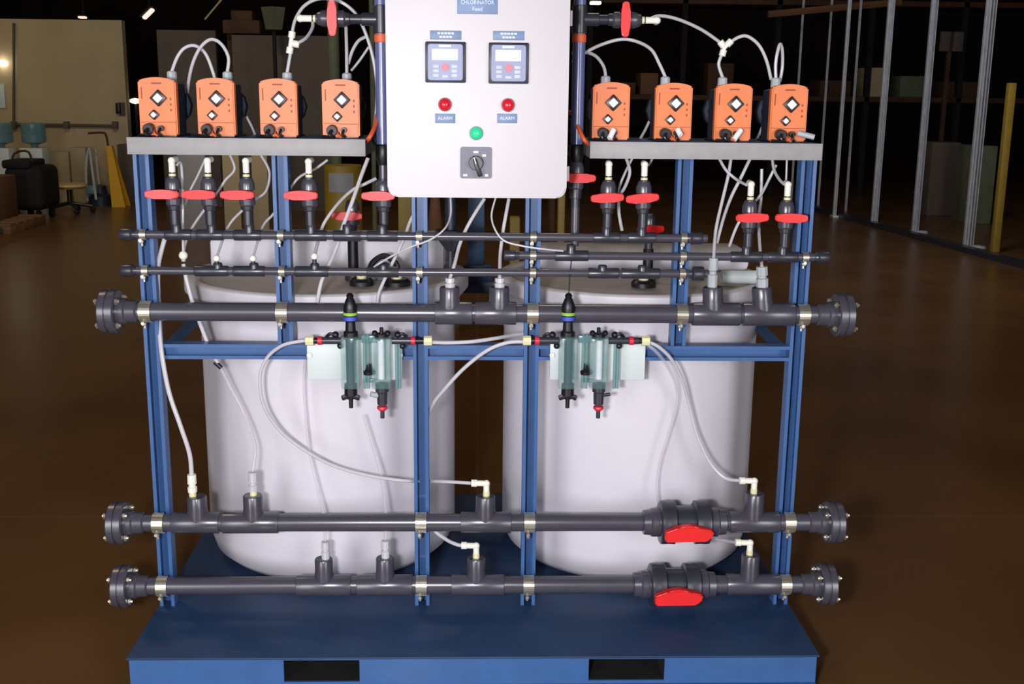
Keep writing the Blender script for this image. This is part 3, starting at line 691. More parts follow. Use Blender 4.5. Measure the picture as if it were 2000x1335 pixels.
def pump_face_poly(w_, h, n=10):
    pts = [(-w_ / 2, 0), (w_ / 2, 0)]
    for k in range(n + 1):
        u = 1 - 2 * k / n; pts.append((u * w_ / 2, h - .009 * u * u))
    return pts
def make_pump(label):
    t = thing('dosing_pump', label, 'pump', group='orange dosing pumps on the shelves')
    W_, H_ = .096, .146
    m = MB(); m.prism(pump_face_poly(W_, H_), 0, .028, lambda u, v, s: Vector((u, s, v + .004)))
    bmesh.ops.bevel(m.bm, geom=m.bm.edges[:], offset=.0035, segments=2, affect='EDGES'); obj('front_cover', m, 'orange', t)
    m = MB(); m.prism(pump_face_poly(W_ - .006, H_ - .008), .028, .105, lambda u, v, s: Vector((u, s, v + .004))); obj('housing', m, 'navy', t)
    m = MB(); m.lathe([(.105, 0), (.105, .036), (.112, .041), (.135, .041), (.14, .05), (.168, .05), (.172, .044), (.172, 0)], (0, 0, .078), (0, 1, 0), 12); dh = obj('dosing_head', m, 'navy', t)
    m = MB(); m.cyl((0, .15, .02), (0, .15, .034), .012, 14); obj('suction_valve', m, 'greyconn', dh)
    m = MB(); m.cyl((0, .155, .124), (0, .155, .142), .008, 16); m.lathe([(.142, .008), (.142, .0135), (.165, .013), (.168, .009), (.168, 0)], (0, .155, 0), n=10); obj('discharge_connector', m, 'greyconn', t, 'grey screw connector')
    def knob(x, z, s, nm):
        m = MB(); m.box((x, -.0035, z), (s * 1.9, .007, s * 1.9), .002, Matrix.Rotation(PI / 4, 3, 'Y')); k = obj(nm, m, 'black', t)
        obj('knob_cap', MB().box((x, -.008, z), (s * 1.15, .008, s * 1.15), .002, Matrix.Rotation(PI / 4, 3, 'Y')), 'knobwhite', k)
    knob(.004, .098, .0165, 'stroke_knob'); knob(-.009, .056, .0105, 'mode_knob')
    obj('divider_line', MB().bx(-.045, .045, -.0006, .002, .0365, .038), 'facemark', t)
    obj('top_print', MB().bx(-.013, .013, -.0006, .002, .133, .137), 'facemark', t)
    for k in range(3): obj('indicator_light', MB().bx(.032, .036, -.0008, .002, .065 + k * .014, .071 + k * .014), 'facemark', t)
    obj('side_print', MB().bx(-.04, -.037, -.0006, .002, .095, .125), 'facemark', t)
    m = MB(); m.cyl((-.022, .002, .022), (-.022, -.022, .02), .014, 16); m.tube([(-.022, -.02, .02), (-.026, -.035, .012), (-.02, -.03, .004), (-.045, -.01, .004)], .005, 8, 5); obj('power_plug', m, 'black', t)
    m = MB(); m.cyl((.008, .002, .022), (.008, -.014, .022), .0075, 14); m.tube([(.008, -.012, .022), (.006, -.025, .012), (.012, -.022, .004)], .0035, 8, 5); obj('signal_plug', m, 'black', t)
    m = MB(); m.tube([(-.008, -.014, .016), (-.004, -.028, .01), (.002, -.024, .004)], .003, 8, 5); obj('signal_wire', m, 'orangetape', t)
    obj('base_plate', MB().bx(-.044, .044, .005, .15, 0, .005, .001), 'black', t)
    return t
names = ['first from the left on the left shelf', 'second from the left on the left shelf', 'third from the left, below the white tube branch', 'nearest the cabinet on the left shelf',
         'nearest the cabinet on the right shelf', 'second from the cabinet on the right shelf', 'third on the right shelf, below the white branch fitting', 'last one at the right end of the right shelf']
pump0 = None; pumps = []
YP = -.005
for i, px in enumerate((308, 421.5, 543.5, 665.5, 1194, 1316, 1433, 1541.5)):
    loc = (P(px, 215, YP).x, YP, ZS)
    lab = 'orange dosing pump, ' + names[i]
    if pump0 is None: pump0 = make_pump(lab); pump0.location = loc; pumps.append(pump0)
    else: pumps.append(dup(pump0, loc, lab))
for i, p_ in enumerate(pumps):
    if i >= 4:
        m = MB()
        a_, c_ = [((.006, -.016, .03), (-.006, -.03, .008)), ((.01, -.014, .032), (.016, -.026, .018)), ((.018, -.016, .032), (-.002, -.03, .008)), ((.02, -.02, .026), (.062, -.03, .016))][i - 4]
        m.cyl(a_, c_, .0075, 12); obj('cable_tag', m, 'greyconn' if i == 7 else 'knobwhite', p_, 'white cable end sleeve')
        if i > 4: 
            for ch in p_.children:
                if ch.name.startswith('stroke_knob'): pass

# orange cables beside the cabinet
m = MB(); m.tube([P(752, 212, .05), P(738, 222, .04), P(733, 245, .0), P(722, 268, -.03), P(712, 278, .0)], .006, 8); tag(obj('orange_cable', m, 'orangetape'), 'orange cable bundle left of the cabinet onto the left shelf', 'cable')
m = MB(); m.tube([P(1106, 218, .05), P(1122, 225, .04), P(1130, 250, .0), P(1142, 274, -.03), P(1155, 284, .0)], .0055, 8); tag(obj('orange_cable', m, 'orangetape'), 'orange cable right of the cabinet onto the right shelf', 'cable')
m = MB(); m.tube([P(752, 290, .06), P(735, 272, .07), P(738, 250, .08), P(752, 235, .1)], .013, 10); tag(obj('black_conduit', m, 'black'), 'black flexible conduit entering the cabinet on its left side', 'conduit')
m = MB(); m.tube([P(1108, 295, .06), P(1130, 285, .07), P(1124, 255, .08), P(1106, 238, .1)], .013, 10); tag(obj('black_conduit', m, 'black'), 'black flexible conduit entering the cabinet on its right side', 'conduit')

# ------------------------------------------------------------------ control cabinet
YC = -.2
bx0, bx1 = P(754, 150, YC).x, P(1111, 150, YC).x; bz0 = P(930, 386, YC).z; bz1 = 1.86
cab = thing('control_cabinet', 'large white control cabinet with two controllers, pilot lights and switch', 'control cabinet', ((bx0 + bx1) / 2, YC, bz0))
w_, h_ = bx1 - bx0, bz1 - bz0
obj('enclosure', MB().bx(-w_ / 2 + .006, w_ / 2 - .006, .022, .199, .006, h_ - .006, .006), 'cabside', cab)
m = MB(); m.prism(rrect(w_, h_, .026), 0, .02, lambda u, v, s: Vector((u, s, v + h_ / 2))); bmesh.ops.bevel(m.bm, geom=[e for e in m.bm.edges if abs(e.verts[0].co.y - e.verts[1].co.y) < 1e-5 and e.verts[0].co.y < .001], offset=.004, segments=2, affect='EDGES')
obj('door', m, 'cab', cab)
for py in (35, 340):
    z = P(1113, py, YC).z - bz0; obj('hinge', MB().cyl((w_ / 2 + .002, .02, z - .018), (w_ / 2 + .002, .02, z + .018), .006, 12), 'cab', cab)
C0 = Vector(cab.location)
def cpx(px, py): p = P(px, py, YC); return p.x - C0.x, p.z - C0.z
def plate(x0, y0, x1, y1, name, m_='plate', th=.003, par=cab, bev=.0008):
    a = cpx(x0, y1); c = cpx(x1, y0); return obj(name, MB().bx(a[0], c[0], -th, .001, a[1], c[1], bev), m_, par), ((a[0] + c[0]) / 2, (a[1] + c[1]) / 2, c[0] - a[0], c[1] - a[1])
pl, (cx_, cz_, ww, hh) = plate(893, -14, 972, 27, 'nameplate')
text('lettering', 'CHLORINATOR', 'ink', pl, (cx_, -.0035, cpx(930, 5)[1]), .013, ww * .82)
text('lettering', 'Feed', 'ink', pl, (cx_, -.0035, cpx(930, 18)[1]), .013, ww * .24)
for x0, x1, y0, y1 in ((840, 901, 60, 77), (963, 1024, 61, 78)):
    pl, (cx_, cz_, ww, hh) = plate(x0, y0, x1, y1, 'nameplate')
    m = MB()
    for r_i, (n_, wd) in enumerate(((5, .55), (4, .42))):
        for k in range(n_):
            xx = cx_ + (k - (n_ - 1) / 2) * ww * wd / n_; m.bx(xx - ww * wd / n_ * .38, xx + ww * wd / n_ * .38, -.0036, -.002, cz_ + hh * (.1 if r_i == 0 else -.3), cz_ + hh * (.1 if r_i == 0 else -.3) + hh * .2)
    obj('lettering', m, 'ink', pl)
for x0, y0 in ((831, 82), (954, 84)):
    x1, y1 = x0 + 78.5, y0 + 79
    cn, (cx_, cz_, ww, hh) = plate(x0, y0, x1, y1, 'controller', 'bezel', .012, bev=.003)
    m = MB(); m.prism(rrect(ww * .86, hh * .88, .006), -.0135, -.011, lambda u, v, s: Vector((cx_ + u, s, cz_ + v))); obj('face_panel', m, 'panelface', cn)
    obj('brand_strip', MB().bx(cx_ - ww * .16, cx_ + ww * .14, -.0145, -.013, cz_ + hh * .365, cz_ + hh * .42), 'ink', cn)
    obj('display_screen', MB().bx(cx_ - ww * .33, cx_ + ww * .31, -.0145, -.013, cz_ + hh * .05, cz_ + hh * .32, .0005), 'lcd', cn)
    m = MB()
    for r_i in range(3):
        for k in (-1, 1): m.bx(cx_ + k * ww * .23 - ww * .08, cx_ + k * ww * .23 + ww * .07, -.0148, -.013, cz_ - hh * (.10 + r_i * .11) - hh * .045, cz_ - hh * (.10 + r_i * .11) + hh * .04, .0006)
    m.bx(cx_ - ww * .08, cx_ + ww * .08, -.0148, -.013, cz_ - hh * .38, cz_ - hh * .31, .0006)
    obj('keypad', m, 'key', cn)
    obj('start_key', MB().cyl((cx_, -.013, cz_ - hh * .12), (cx_, -.0155, cz_ - hh * .12), ww * .095, 24), 'redkey', cn)
def pilot(px, py, m_, nm):
    x, z = cpx(px, py); o = obj(nm, MB().lathe([(0, 0), (0, .0165), (.004, .0165), (.005, .015), (.005, 0)], (x, 0, z), (0, -1, 0), 28), 'cabside', cab)
    obj('lens', MB().lathe([(.005, .0155), (.01, .0155), (.016, .012), (.0195, .006), (.0205, 0)], (x, 0, z), (0, -1, 0), 28), m_, o)
pilot(869, 204, 'redlens', 'alarm_light'); pilot(992, 205, 'redlens', 'alarm_light'); pilot(930, 260, 'greenlens', 'power_light')
for x0, x1, y0 in ((850, 889, 222), (971, 1010, 222)):
    pl, (cx_, cz_, ww, hh) = plate(x0, y0, x1, y0 + 18, 'nameplate'); text('lettering', 'ALARM', 'ink', pl, (cx_, -.0035, cz_), .011, ww * .72)
x, z = cpx(929.5, 317.5); ww = cpx(960, 300)[0] - cpx(899, 300)[0]
m = MB(); m.prism(rrect(ww, ww, .006), -.006, .001, lambda u, v, s: Vector((x + u, s, z + v))); sw = obj('selector_switch', m, 'switch', cab)
m = MB(); m.cyl((x, -.006, z), (x, -.02, z), .0175, 28); m.box((x + .0035, -.02, z - .011), (.01, .012, .045), .003, Matrix.Rotation(-.32, 3, 'Y')); obj('rotary_knob', m, 'black', sw)
m = MB(); m.box((x - .002, -.0268, z + .006), (.0022, .001, .016), 0, Matrix.Rotation(-.32, 3, 'Y')); obj('pointer_line', m, 'ink', sw)
m = MB(); m.box((x, -.0065, z + .026), (.012, .001, .005)); m.box((x + .02, -.0065, z + .018), (.009, .001, .005)); m.box((x + .026, -.0065, z - .03), (.008, .001, .006)); m.box((x - .026, -.0065, z - .03), (.01, .001, .005)); obj('dial_marks', m, 'ink', sw)
for py in (330,): 
    pass

# ------------------------------------------------------------------ calibration assemblies
def calib(pxA, bx0_, bx1_, label, right):
    Y = -.012; x0 = P(bx0_, 700, Y).x; x1 = P(bx1_, 700, Y).x; zt_, zb_ = P(pxA, 662, Y).z, P(pxA, 741, Y).z
    t = thing('calibration_assembly', label, 'gauge')
    bd = obj('backing_board', MB().bx(x0, x1, Y - .003, Y + .005, zb_, zt_, .002), 'board', t)
    for px in (bx0_ + 4, bx1_ - 4 if not right else bx0_ + 3):
        p = P(px, 693, Y - .006); obj('mounting_screw', MB().lathe([(0, 0), (0, .007), (.004, .0065), (.006, 0)], p, (0, -1, 0), 16), 'knobwhite', bd)
        if right: break
    Yc = -.055
    def Q(dx, py): return P(pxA + dx, py, Yc)
    def vert(dx, y0, y1, r0, r1=None): a, c = Q(dx, y0), Q(dx, y1); c.x = a.x; return MB().cyl(a, c, r0, 20, r1)
    # acrylic columns
    ca = Q(0, 700); za, zb = Q(0, 655).z, Q(0, 757).z
    A = obj('clear_column', MB().box((ca.x, Yc, (za + zb) / 2), (.05, .044, za - zb), .006), 'teal', t)
    obj('inner_tube', vert(0, 752, 650, .0115), 'black', A)
    cb = Q(60, 700); zb2, za2 = Q(60, 757).z, Q(60, 656).z
    B = obj('clear_column', MB().box((cb.x, Yc, (za2 + zb2) / 2), (.05, .044, za2 - zb2), .006), 'teal', t)
    obj('inner_tube', vert(60, 740, 664, .009), 'knobwhite', B)
    for dx in (28, 35, 90, 96): obj('guide_rod', vert(dx, 758, 652, .0042), 'tealdark', t)
    m = MB(); a = Q(20, 662); c = Q(55, 662); m.box(((a.x + c.x) / 2, Yc + .008, a.z), (c.x - a.x, .02, .022), .004); a = Q(20, 745); m.box(((Q(20, 745).x + Q(55, 745).x) / 2, Yc + .012, a.z), (.03, .008, .01), .002); obj('bridge_block', m, 'tealdark', t)
    m = MB(); a = Q(35, 722); m.lathe([(-.012, 0), (-.012, .014), (-.004, .015), (.003, .008), (.018, .004), (.02, 0)], a, n=14); m.cyl(a, a + Vector((0, .04, 0)), .006, 10); obj('bridge_knob', m, 'black', t)
    # tall valve on column A
    m = MB(); a = Q(0, 655); top = Q(0, 571).z - a.z
    m.lathe([(-.01, 0), (-.01, .019), (.01, .019), (.014, .014), (top * .33, .013), (top * .36, .017), (top * .62, .018), (top * .72, .017), (top * .86, .010), (top * .88, .0085), (top * .93, .010), (top * .98, .006), (top, 0)], a, n=24); V = obj('pressure_valve', m, 'black', t)
    m = MB(); m.cyl(Vector((a.x, Yc, Q(0, 615).z)), Vector((a.x, Yc, Q(0, 609).z)), .0188, 24); obj('green_ring', m, 'green', V)
    m = MB(); m.cyl(Vector((a.x, Yc, Q(0, 625).z)), Vector((a.x, Yc, Q(0, 617).z)), .0185, 24); obj('blue_ring', m, 'bluering', V)
    # cap on column B with wings
    m = MB(); a = Q(60, 655); m.cyl(a - Vector((0, 0, .008)), a + Vector((0, 0, .006)), .018, 18); m.cyl(a, a + Vector((0, 0, .022)), .005, 10)
    for s in (-1, 1): m.ball(a + Vector((s * .017, -.006, .008)), .008, 10)
    obj('top_cap', m, 'black', t)
    # bottoms
    m = MB(); a = Q(0, 757); bz = a.z - Q(0, 796).z
    m.lathe([(-.012, 0), (-.012, .017), (.02, .0175), (.022, .012), (.03, .011), (.032, .006), (bz, .0055), (bz, 0)], a, (0, 0, -1), 20)
    for s in (-1, 1): m.box(a + Vector((s * .014, -.004, -.024)), (.022, .01, .014), .003, Matrix.Rotation(s * .35, 3, 'Y'))
    obj('drain_nut', m, 'black', t)
    m = MB(); a = Q(61, 748); m.lathe([(0, 0), (0, .018), (.022, .018), (.025, .0145), (.058, .0135), (.06, 0)], a, (0, 0, -1), 20); dv = obj('drain_valve', m, 'dark', t)
    rz = a.z - Q(60, 797).z; m = MB(); m.lathe([(rz - .006, 0), (rz - .006, .0135), (rz, .0145), (rz + .006, .009), (rz + .006, 0)], a, (0, 0, -1), 20); obj('red_ring', m, 'redring', dv)
    m = MB(); m.cyl(a - Vector((0, 0, rz + .005)), Vector((a.x, Yc, Q(60, 816).z)), .0058, 12); obj('spout', m, 'dark', dv)
    s = 1 if right else -1; h0 = a - Vector((0, 0, .036)); m = MB(); m.cyl(h0, h0 + Vector((s * .03, -.008, .008)), .0045 if right else .0075, 10); obj('lever', m, 'greyconn' if not right else 'black', dv)
    # side arms
    for sd in (-1, 1):
        cen = -12 if sd < 0 else 84
        e0, e1 = (-18, -60) if sd < 0 else (80, 138)
        if sd > 0 and not right: e1 = 124
        a, c = Q(e0, 665), Q(e1, 665); c.z = a.z
        arm = obj('side_arm', MB().cyl(a, c, .0095, 18), 'dark', t)
        x_r = Q(-60 if sd < 0 else (122 if not right else 124), 665).x
        obj('red_ring', MB().cyl((x_r - .006, Yc, a.z), (x_r + .006, Yc, a.z), .0115, 20), 'redring', arm)
        x_n = Q(-80 if sd < 0 else (151 if not right else 152), 665).x
        obj('tail_pipe', MB().cyl((x_r, Yc, a.z), (x_n, Yc, a.z), .0085, 14), 'black', arm)
        obj('white_nut', MB().cyl((x_n - .011, Yc, a.z), (x_n + .011, Yc, a.z), .0135, 8), 'cream', t, 'cream plastic union nut')
        m = MB(); xk = Q(-30 if sd < 0 else 92, 650).x; m.ball((xk, Yc, a.z + .016), .0095, 12); m.ball((xk + .012, Yc, a.z - .014), .0085, 12); m.tube([(xk - sd * .0, Yc, a.z + .012), (xk + sd * .012, Yc - .004, a.z + .02), (xk + sd * .024, Yc, a.z + .01)], .0045, 8, 4)
        obj('wing_knob', m, 'black', arm)
    return t
calib(685, 600, 786, 'pair of clear teal calibration columns on white board, over the left tank', False)
calib(1109, 1074, 1260, 'pair of clear teal calibration columns on white board, over the right tank', True)

# ------------------------------------------------------------------ tube fittings on the tees
def fit_elbow(px, py, ztop, label, sg=-1):
    X = XP(px, py + 40, YBIG); t = thing('tube_fitting', label, 'fitting', (X, YBIG, ztop))
    obj('threaded_base', MB().cyl((0, 0, -.002), (0, 0, .012), .0095, 14), 'cream', t)
    m = MB(); m.cyl((0, 0, .012), (0, 0, .034), .0085, 14); m.ball((0, 0, .035), .0098); m.cyl((0, 0, .035), (sg * .04, 0, .036), .0082, 14); m.cyl((sg * .026, 0, .0357), (sg * .042, 0, .036), .0102, 10)
    obj('elbow', m, 'white', t); return Vector((X + sg * .042, YBIG, ztop + .036))
def fit_straight(px, py, z0, label, h=.05, r=.0125, m_='white', Y=YBIG, lean=0, tape=True):
    X = XP(px, py, Y); t = thing('tube_fitting', label, 'fitting', (X, Y, z0), (0, lean, 0))
    if tape: obj('threaded_base', MB().cyl((0, 0, -.002), (0, 0, .012), r * .8, 14), 'cream', t)
    z_ = .012 if tape else 0
    m = MB(); m.lathe([(z_, 0), (z_, r), (h * .42, r * 1.05), (h * .45, r * .75), (h * .55, r * .75), (h * .58, r), (h, r * .95), (h, 0)], n=10); obj('fitting_body', m, m_, t)
    return Vector((X + math.sin(lean) * h, Y, z0 + h * math.cos(lean)))
ft = {}
zt4 = lambda px, py: P(px, py, YBIG).z
ft['a'] = fit_straight(376, 960, zt4(386, 968), 'white stacked tube connector on the far left tee of the upper low header', .062)
ft['b'] = fit_straight(495, 960, zt4(495, 966), 'translucent tube connector on the second tee of the upper low header', .066, .0125, 'tube')
ft['c'] = fit_elbow(950, 930, zt4(948, 967), 'white elbow fitting between the tanks on the upper low header')
ft['d'] = fit_elbow(1472, 925, zt4(1472, 962), 'white elbow fitting at the right end of the upper low header')
ft['e'] = fit_straight(636, 1085, zt4(633, 1090), 'translucent tube connector on the left tee of the lowest header', .05, .0115, 'tube', tape=False)
ft['f'] = fit_straight(753, 1085, zt4(752, 1088), 'translucent tube connector on the second tee of the lowest header', .05, .0115, 'tube', tape=False)
ft['g'] = fit_elbow(930, 1050, zt4(930, 1088), 'white elbow fitting between the tanks on the lowest header')
ft['h'] = fit_elbow(1464, 1040, zt4(1464, 1082), 'white elbow fitting at the right end of the lowest header')
ft['i'] = fit_straight(879, 560, zt4(878, 560), 'translucent connector on the tee right of the inner left post', .024, .0135, 'tube', tape=False)
ft['j'] = fit_straight(976, 560, zt4(975, 560), 'translucent connector on the tee left of the inner right post', .024, .0135, 'tube', tape=False)
ft['k'] = fit_straight(1391, 560, zt4(1391, 560), 'tall white connector on the large header beside the fifth blue post', .078, .013, 'greyconn', lean=.0, tape=False)
ft['l'] = fit_straight(1489, 560, zt4(1489, 560), 'leaning white connector on the large header beside the right end post', .055, .016, 'greyconn', lean=-.08, tape=False)
for i, (px, py, lb) in enumerate(((358, 500, 'hanging left of the left tank'), (423, 506, 'first on the lowest thin manifold'), (494, 506, 'second on the lowest thin manifold'), (614, 502, 'third on the lowest thin manifold, right of the second post'))):
    p = P(px, py, YSM if i else .02)
    t = thing('tube_connector', 'small white round tube connector, ' + lb, 'fitting', (p.x, p.y, Z2 + .02 if i else p.z - .014))
    zz = 0 if i else 0
    hgt = max(.01, p.z - (Z2 + .02)) if i else .014
    obj('stem', MB().cyl((0, 0, 0), (0, 0, hgt), .006, 12), 'dark' if i else 'greyconn', t); obj('collet', MB().ball((0, 0, hgt + .002), .0095 if i else .012, 14), 'white', t)

# pale pipe lying on right tank lid
a, c = P(1408, 545, .28), P(1476, 545, .28); zz = a.z
tag(obj('overflow_tube', MB().cyl((a.x, .28, ZL + .022), (c.x, .28, ZL + .022), .02, 20), 'board'), 'pale beige tube stub lying on the right tank lid', 'tube')

# ------------------------------------------------------------------ tubing
def tb(label, pts, r=.0045, m_='tube', name='plastic_tube', end=None, start=None):
    v = [P(x, y, Y) for x, y, Y in pts]
    if end is not None: v.append(end)
    if start is not None: v.insert(0, start)
    return tag(obj(name, MB().tube(v, r, 8, 8), m_), label, 'tube')
def con(i): p = pumps[i].location; return Vector((p.x, p.y + .155, p.z + .166))
tb('clear tube arching from the first pump over and down behind the second', [(346, 112, .15), (360, 94, .155), (380, 89, .16), (400, 103, .17), (414, 135, .18), (424, 175, .19), (430, 235, .2)], start=con(0))
tb('clear tube arching high from the second pump down behind the first', [(446, 112, .15), (432, 86, .15), (412, 77, .15), (392, 92, .15), (376, 125, .16), (367, 170, .18), (362, 230, .19)], start=con(1))
tb('short straight tube from the third pump up to the white branch', [(567, 105, .15)], start=con(2))
def wye(pts, label, Y):
    t = thing('branch_fitting', label, 'fitting')
    m = MB(); c = P(*pts[0], Y)
    for q_ in pts[1:]: m.cyl(c, P(*q_, Y), .006, 12)
    obj('branch_body', m, 'white', t)
    for q_ in pts[1:]:
        e = P(*q_, Y); d_ = (e - c).normalized(); obj('collet_nut', MB().cyl(e - d_ * .008, e + d_ * .009, .0095, 12), 'white', t)
wye([(568, 84), (570, 68), (566, 98), (578, 86)], 'white branch fitting above the third left pump', .15)
wye([(1415, 93), (1410, 86), (1424, 84), (1412, 103)], 'white branch fitting above the third right pump', .15)
tb('clear tube arching from the left branch fitting behind the upright red handle', [(571, 62, .15), (577, 38, .14), (592, 14, .12), (614, 0, .1), (640, -3, .09), (670, 6, .1), (697, 30, .1), (716, 70, .1), (729, 115, .1), (736, 165, .1), (735, 215, .08), (731, 250, .08)])
tb('thin tube curving from left branch fitting to the sideways valve', [(582, 84, .15), (598, 74, .12), (610, 55, .06), (611, 42, .03)])
tb('clear tube rising straight from the fourth left pump', [(677, 100, .15), (676, 60, .13), (675, 30, .1)], start=con(3))
tb('clear tube curving from the fourth left pump toward the riser', [(680, 125, .16), (688, 100, .16), (700, 80, .16), (714, 72, .16)])
tb('thin straight tube slanting behind the fourth left pump', [(686, 138, .18), (703, 117, .18), (720, 92, .18)], .0035)
tb('clear tube from pump nearest the cabinet curving behind the right riser', [(1179, 130, .14), (1164, 110, .12), (1143, 102, .09), (1118, 104, .07)], start=con(4))
tb('clear tube arching from second right pump to behind the right riser', [(1288, 125, .15), (1272, 97, .14), (1243, 81, .12), (1212, 77, .11), (1175, 87, .1), (1143, 103, .08), (1118, 122, .08)], start=con(5))
tb('long clear tube from the right sideways valve to the branch fitting', [(1270, 37, .03), (1290, 31, .05), (1325, 38, .08), (1370, 58, .12), (1408, 84, .15)])
tb('short clear tube from third right pump up to the branch fitting', [(1404, 128, .15), (1407, 113, .15), (1412, 105, .15)], start=con(6))
tb('clear tube arching from right branch fitting down to the last pump', [(1426, 83, .15), (1442, 73, .15), (1460, 71, .15), (1482, 88, .15), (1497, 118, .15), (1506, 155, .16)])
tb('narrow tube loop standing above the last right pump', [(1515, 125, .15), (1519, 100, .15), (1524, 86, .16), (1528, 100, .17), (1528, 130, .18), (1523, 160, .18)], start=con(7))
tb('pale tube behind the second right pump slanting down to the shelf', [(1272, 228, .2), (1262, 250, .2), (1250, 272, .22)], .004)
tb('pale tube behind the last right pump slanting down to the shelf', [(1493, 238, .2), (1486, 255, .2), (1478, 272, .22)], .004)
tb('pale thin tube behind the second left pump sloping to the shelf', [(480, 225, .2), (492, 248, .2), (500, 268, .22)], .0035)
B_ = .07
tb('thin tube hanging beside the first left valve', [(345, 322, .02), (353, 318, .04), (356, 350, .06), (357, 400, .06), (357, 440, .05), (358, 492, .02)], .0035)
tb('thin tube curving from below the shelf down behind the second valve', [(448, 300, .1), (458, 330, .1), (440, 352, .1), (425, 375, .1), (400, 408, .09), (375, 445, .09), (362, 475, .05), (359, 492, .02)], .0035)
tb('thin tube curving behind the third left valve down to the manifold', [(508, 300, .1), (526, 335, .1), (520, 372, .1), (500, 389, .1), (474, 410, .1), (446, 442, .1), (424, 500, .0)], .0035)
tb('thin tube passing behind the second post down to the manifold', [(640, 312, .12), (615, 330, .12), (580, 350, .12), (548, 400, .12), (532, 420, .12), (513, 443, .1), (495, 500, .0)], .0035)
tb('thin tube slanting behind the first left valve top', [(400, 312, .12), (385, 345, .12), (370, 375, .12), (362, 400, .12)], .003)
tb('long clear tube slanting from shelf end across the top manifold to the tank', [(719, 308, .04), (705, 345, .04), (693, 380, .04), (680, 415, .04), (668, 447, .05), (659, 478, .06), (642, 518, .06), (627, 552, .05), (619, 595, .04)], .0052)
tb('clear tube curving across the rear red handle to the manifold', [(735, 348, .1), (715, 358, .1), (690, 370, .1), (665, 392, .1), (643, 420, .1), (628, 447, .1), (615, 496, .0)], .0045)
tb('long clear tube slanting past the inner left post onto the tank', [(826, 385, .1), (815, 408, .08), (802, 430, .07), (787, 471, .06), (766, 514, .06), (750, 548, .06), (739, 575, .06), (736, 600, .05)], .0045)
tb('faint tube against the left tank down to the left lowest tee', [(596, 700, .05), (594, 760, .05), (603, 870, .04), (620, 950, .02), (633, 1010, -.02)], .004, 'faint', end=ft['e'])
tb('faint tube against the left tank down to the second lowest tee', [(710, 810, .05), (728, 870, .05), (745, 930, .04), (753, 1000, .0)], .004, 'faint', end=ft['f'])
tb('clear tube hanging beside the left end post to the white connector', [(325, 455, .03), (315, 490, .03), (309, 520, .03), (308, 570, .03), (310, 620, .02), (316, 690, -.01), (330, 765, -.02), (352, 830, -.03), (370, 885, -.03)], .0062, end=ft['a'])
tb('clear tube from hanging connector slanting over the left tank edge', [(358, 515, .02), (364, 545, .02), (376, 590, .02), (392, 635, .04), (410, 680, .045), (425, 708, .05)], .0055)
tb('faint tube running down the left tank to the second low tee', [(428, 712, .05), (450, 755, .05), (478, 810, .04), (498, 870, .0)], .005, 'faint', end=ft['b'])
p = P(425, 710, .05); tag(obj('tube_splice', MB().cyl(p - Vector((.008, 0, -.006)), p + Vector((.01, 0, -.012)), .0065, 12), 'black'), 'small black tube splice under the crossbar on the left tank', 'fitting')
tb('long tube looping from left calibration columns to the elbow between the tanks', [(604, 664, -.055), (580, 667, -.05), (550, 675, -.04), (522, 698, -.02), (508, 735, -.01), (515, 790, .0), (545, 838, .01), (590, 875, .01), (650, 908, .01), (720, 928, .01), (790, 938, .01), (830, 939, .05), (868, 940, .0)], .0048, end=ft['c'])
tb('tube joining the left and right calibration columns', [(840, 668, -.055), (875, 669, -.05), (920, 667, -.05), (965, 661, -.02), (1005, 654, .03), (1045, 650, .06)], .0052)
tb('tube curving from the right calibration columns past the inner left post', [(1026, 667, -.055), (990, 669, -.05), (950, 685, -.04), (905, 720, -.02), (868, 760, .0), (845, 790, .03), (830, 830, .06), (824, 900, .08), (826, 980, .07), (845, 1030, .02), (870, 1052, -.01), (890, 1062, -.03)], .0052, end=ft['g'])
tb('upper of two tubes leaving right calibration columns toward the low elbow', [(1266, 667, -.055), (1288, 678, -.05), (1312, 702, -.03), (1332, 740, -.0), (1346, 790, .03), (1360, 845, .03), (1385, 900, .02), (1415, 932, .0)], .0048, end=ft['d'])
tb('lower of two tubes leaving right calibration columns behind the big valve', [(1264, 672, -.055), (1283, 688, -.05), (1304, 715, -.02), (1320, 750, .02), (1322, 790, .05), (1305, 850, .05), (1288, 910, .05), (1284, 965, .04), (1300, 1020, .06), (1350, 1048, .05), (1395, 1052, .02)], .0046, 'faint', end=ft['h'])
tb('clear tube slanting from under the cabinet to the left middle tee', [(946, 388, .08), (928, 416, .07), (910, 448, .06), (897, 480, .05), (888, 515, .0)], .0048, end=ft['i'])
tb('clear tube hanging from under the cabinet to the right middle tee', [(994, 388, .08), (988, 420, .07), (982, 455, .06), (977, 500, .04)], .0048, end=ft['j'])
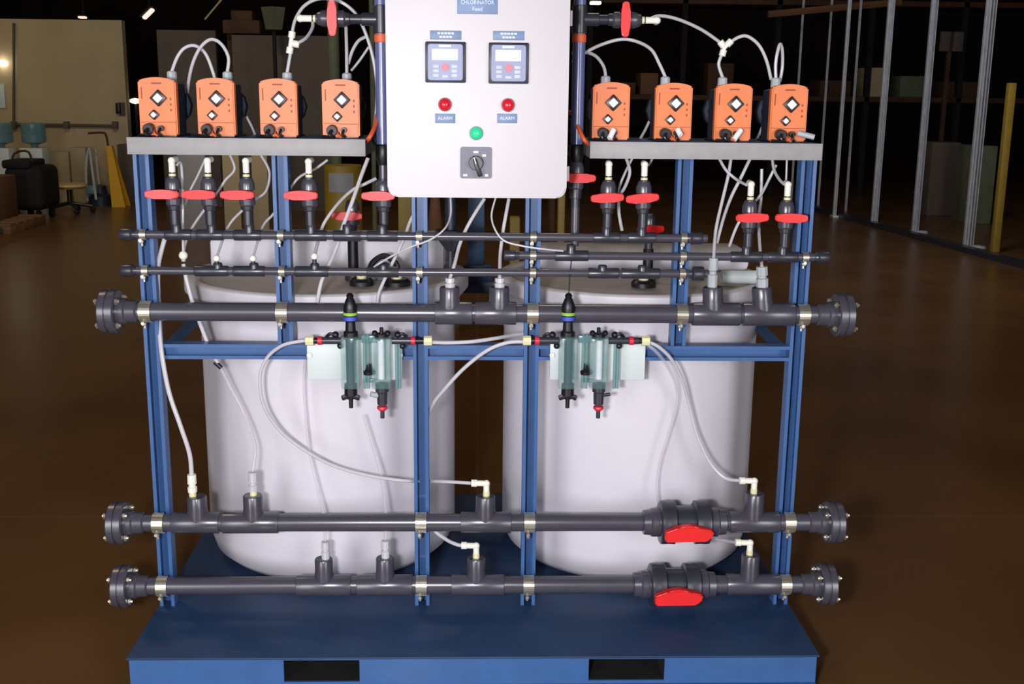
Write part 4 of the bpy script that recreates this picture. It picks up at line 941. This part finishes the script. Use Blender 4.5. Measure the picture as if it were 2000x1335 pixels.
tb('thin cable curving under the cabinet across to the right manifold', [(968, 386, .02), (960, 420, .0), (967, 448, -.03), (985, 470, -.04), (1020, 480, -.045), (1060, 486, -.05), (1100, 490, -.03)], .0026)
tb('thin cable looping under the cabinet past the inner left post to the lid', [(880, 386, .04), (880, 420, .02), (868, 447, -.03), (840, 468, -.045), (800, 483, -.045), (765, 500, -.02), (735, 518, -.03), (705, 538, .1)], .0026)
tb('thin vertical cable above the right calibration valve', [(1116, 508, .0), (1113, 540, -.03), (1111, 572, -.055)], .0016, 'dark')
tb('clear tube slanting from the right shelf to the tall white connector', [(1428, 308, .1), (1422, 345, .08), (1410, 395, .06), (1398, 450, .03)], .0045, end=ft['k'])
tb('second clear tube slanting from the right shelf to the tall white connector', [(1466, 308, .1), (1448, 345, .09), (1428, 385, .08), (1412, 430, .06), (1400, 475, .03)], .0045)
tb('tube curving from the shelf to the left low valve elbow', [(1404, 308, .1), (1418, 332, .08), (1438, 350, .06), (1458, 361, .01)], .004)
tb('tube crossing behind the left low valve down to the header', [(1516, 322, .1), (1502, 350, .1), (1486, 380, .09), (1462, 408, .09), (1440, 440, .09), (1424, 482, .07)], .004)
tb('tube curving from the shelf to the right low valve elbow', [(1508, 308, .1), (1512, 332, .08), (1522, 350, .04), (1532, 360, .01)], .004)
tb('tube hanging straight behind the rightmost low valve', [(1537, 308, .12), (1536, 340, .12), (1534, 372, .12)], .003)
tb('tube hanging behind low valves to the leaning connector', [(1488, 330, .12), (1486, 390, .11), (1482, 430, .1), (1484, 480, .05)], .0045, end=ft['l'])
tb('clear tube hanging from right shelf between the two inner right valves', [(1222, 305, .1), (1230, 335, .1), (1222, 362, .1), (1210, 385, .1), (1209, 415, .1), (1215, 450, .1)], .0045)
tb('second tube crossing it below the inner end of the right shelf', [(1237, 305, .11), (1222, 335, .11), (1210, 365, .11), (1208, 392, .11)], .0035)
tb('thin tube curving to the second inner right valve elbow', [(1276, 306, .08), (1268, 320, .05), (1258, 326, .01)], .0035)
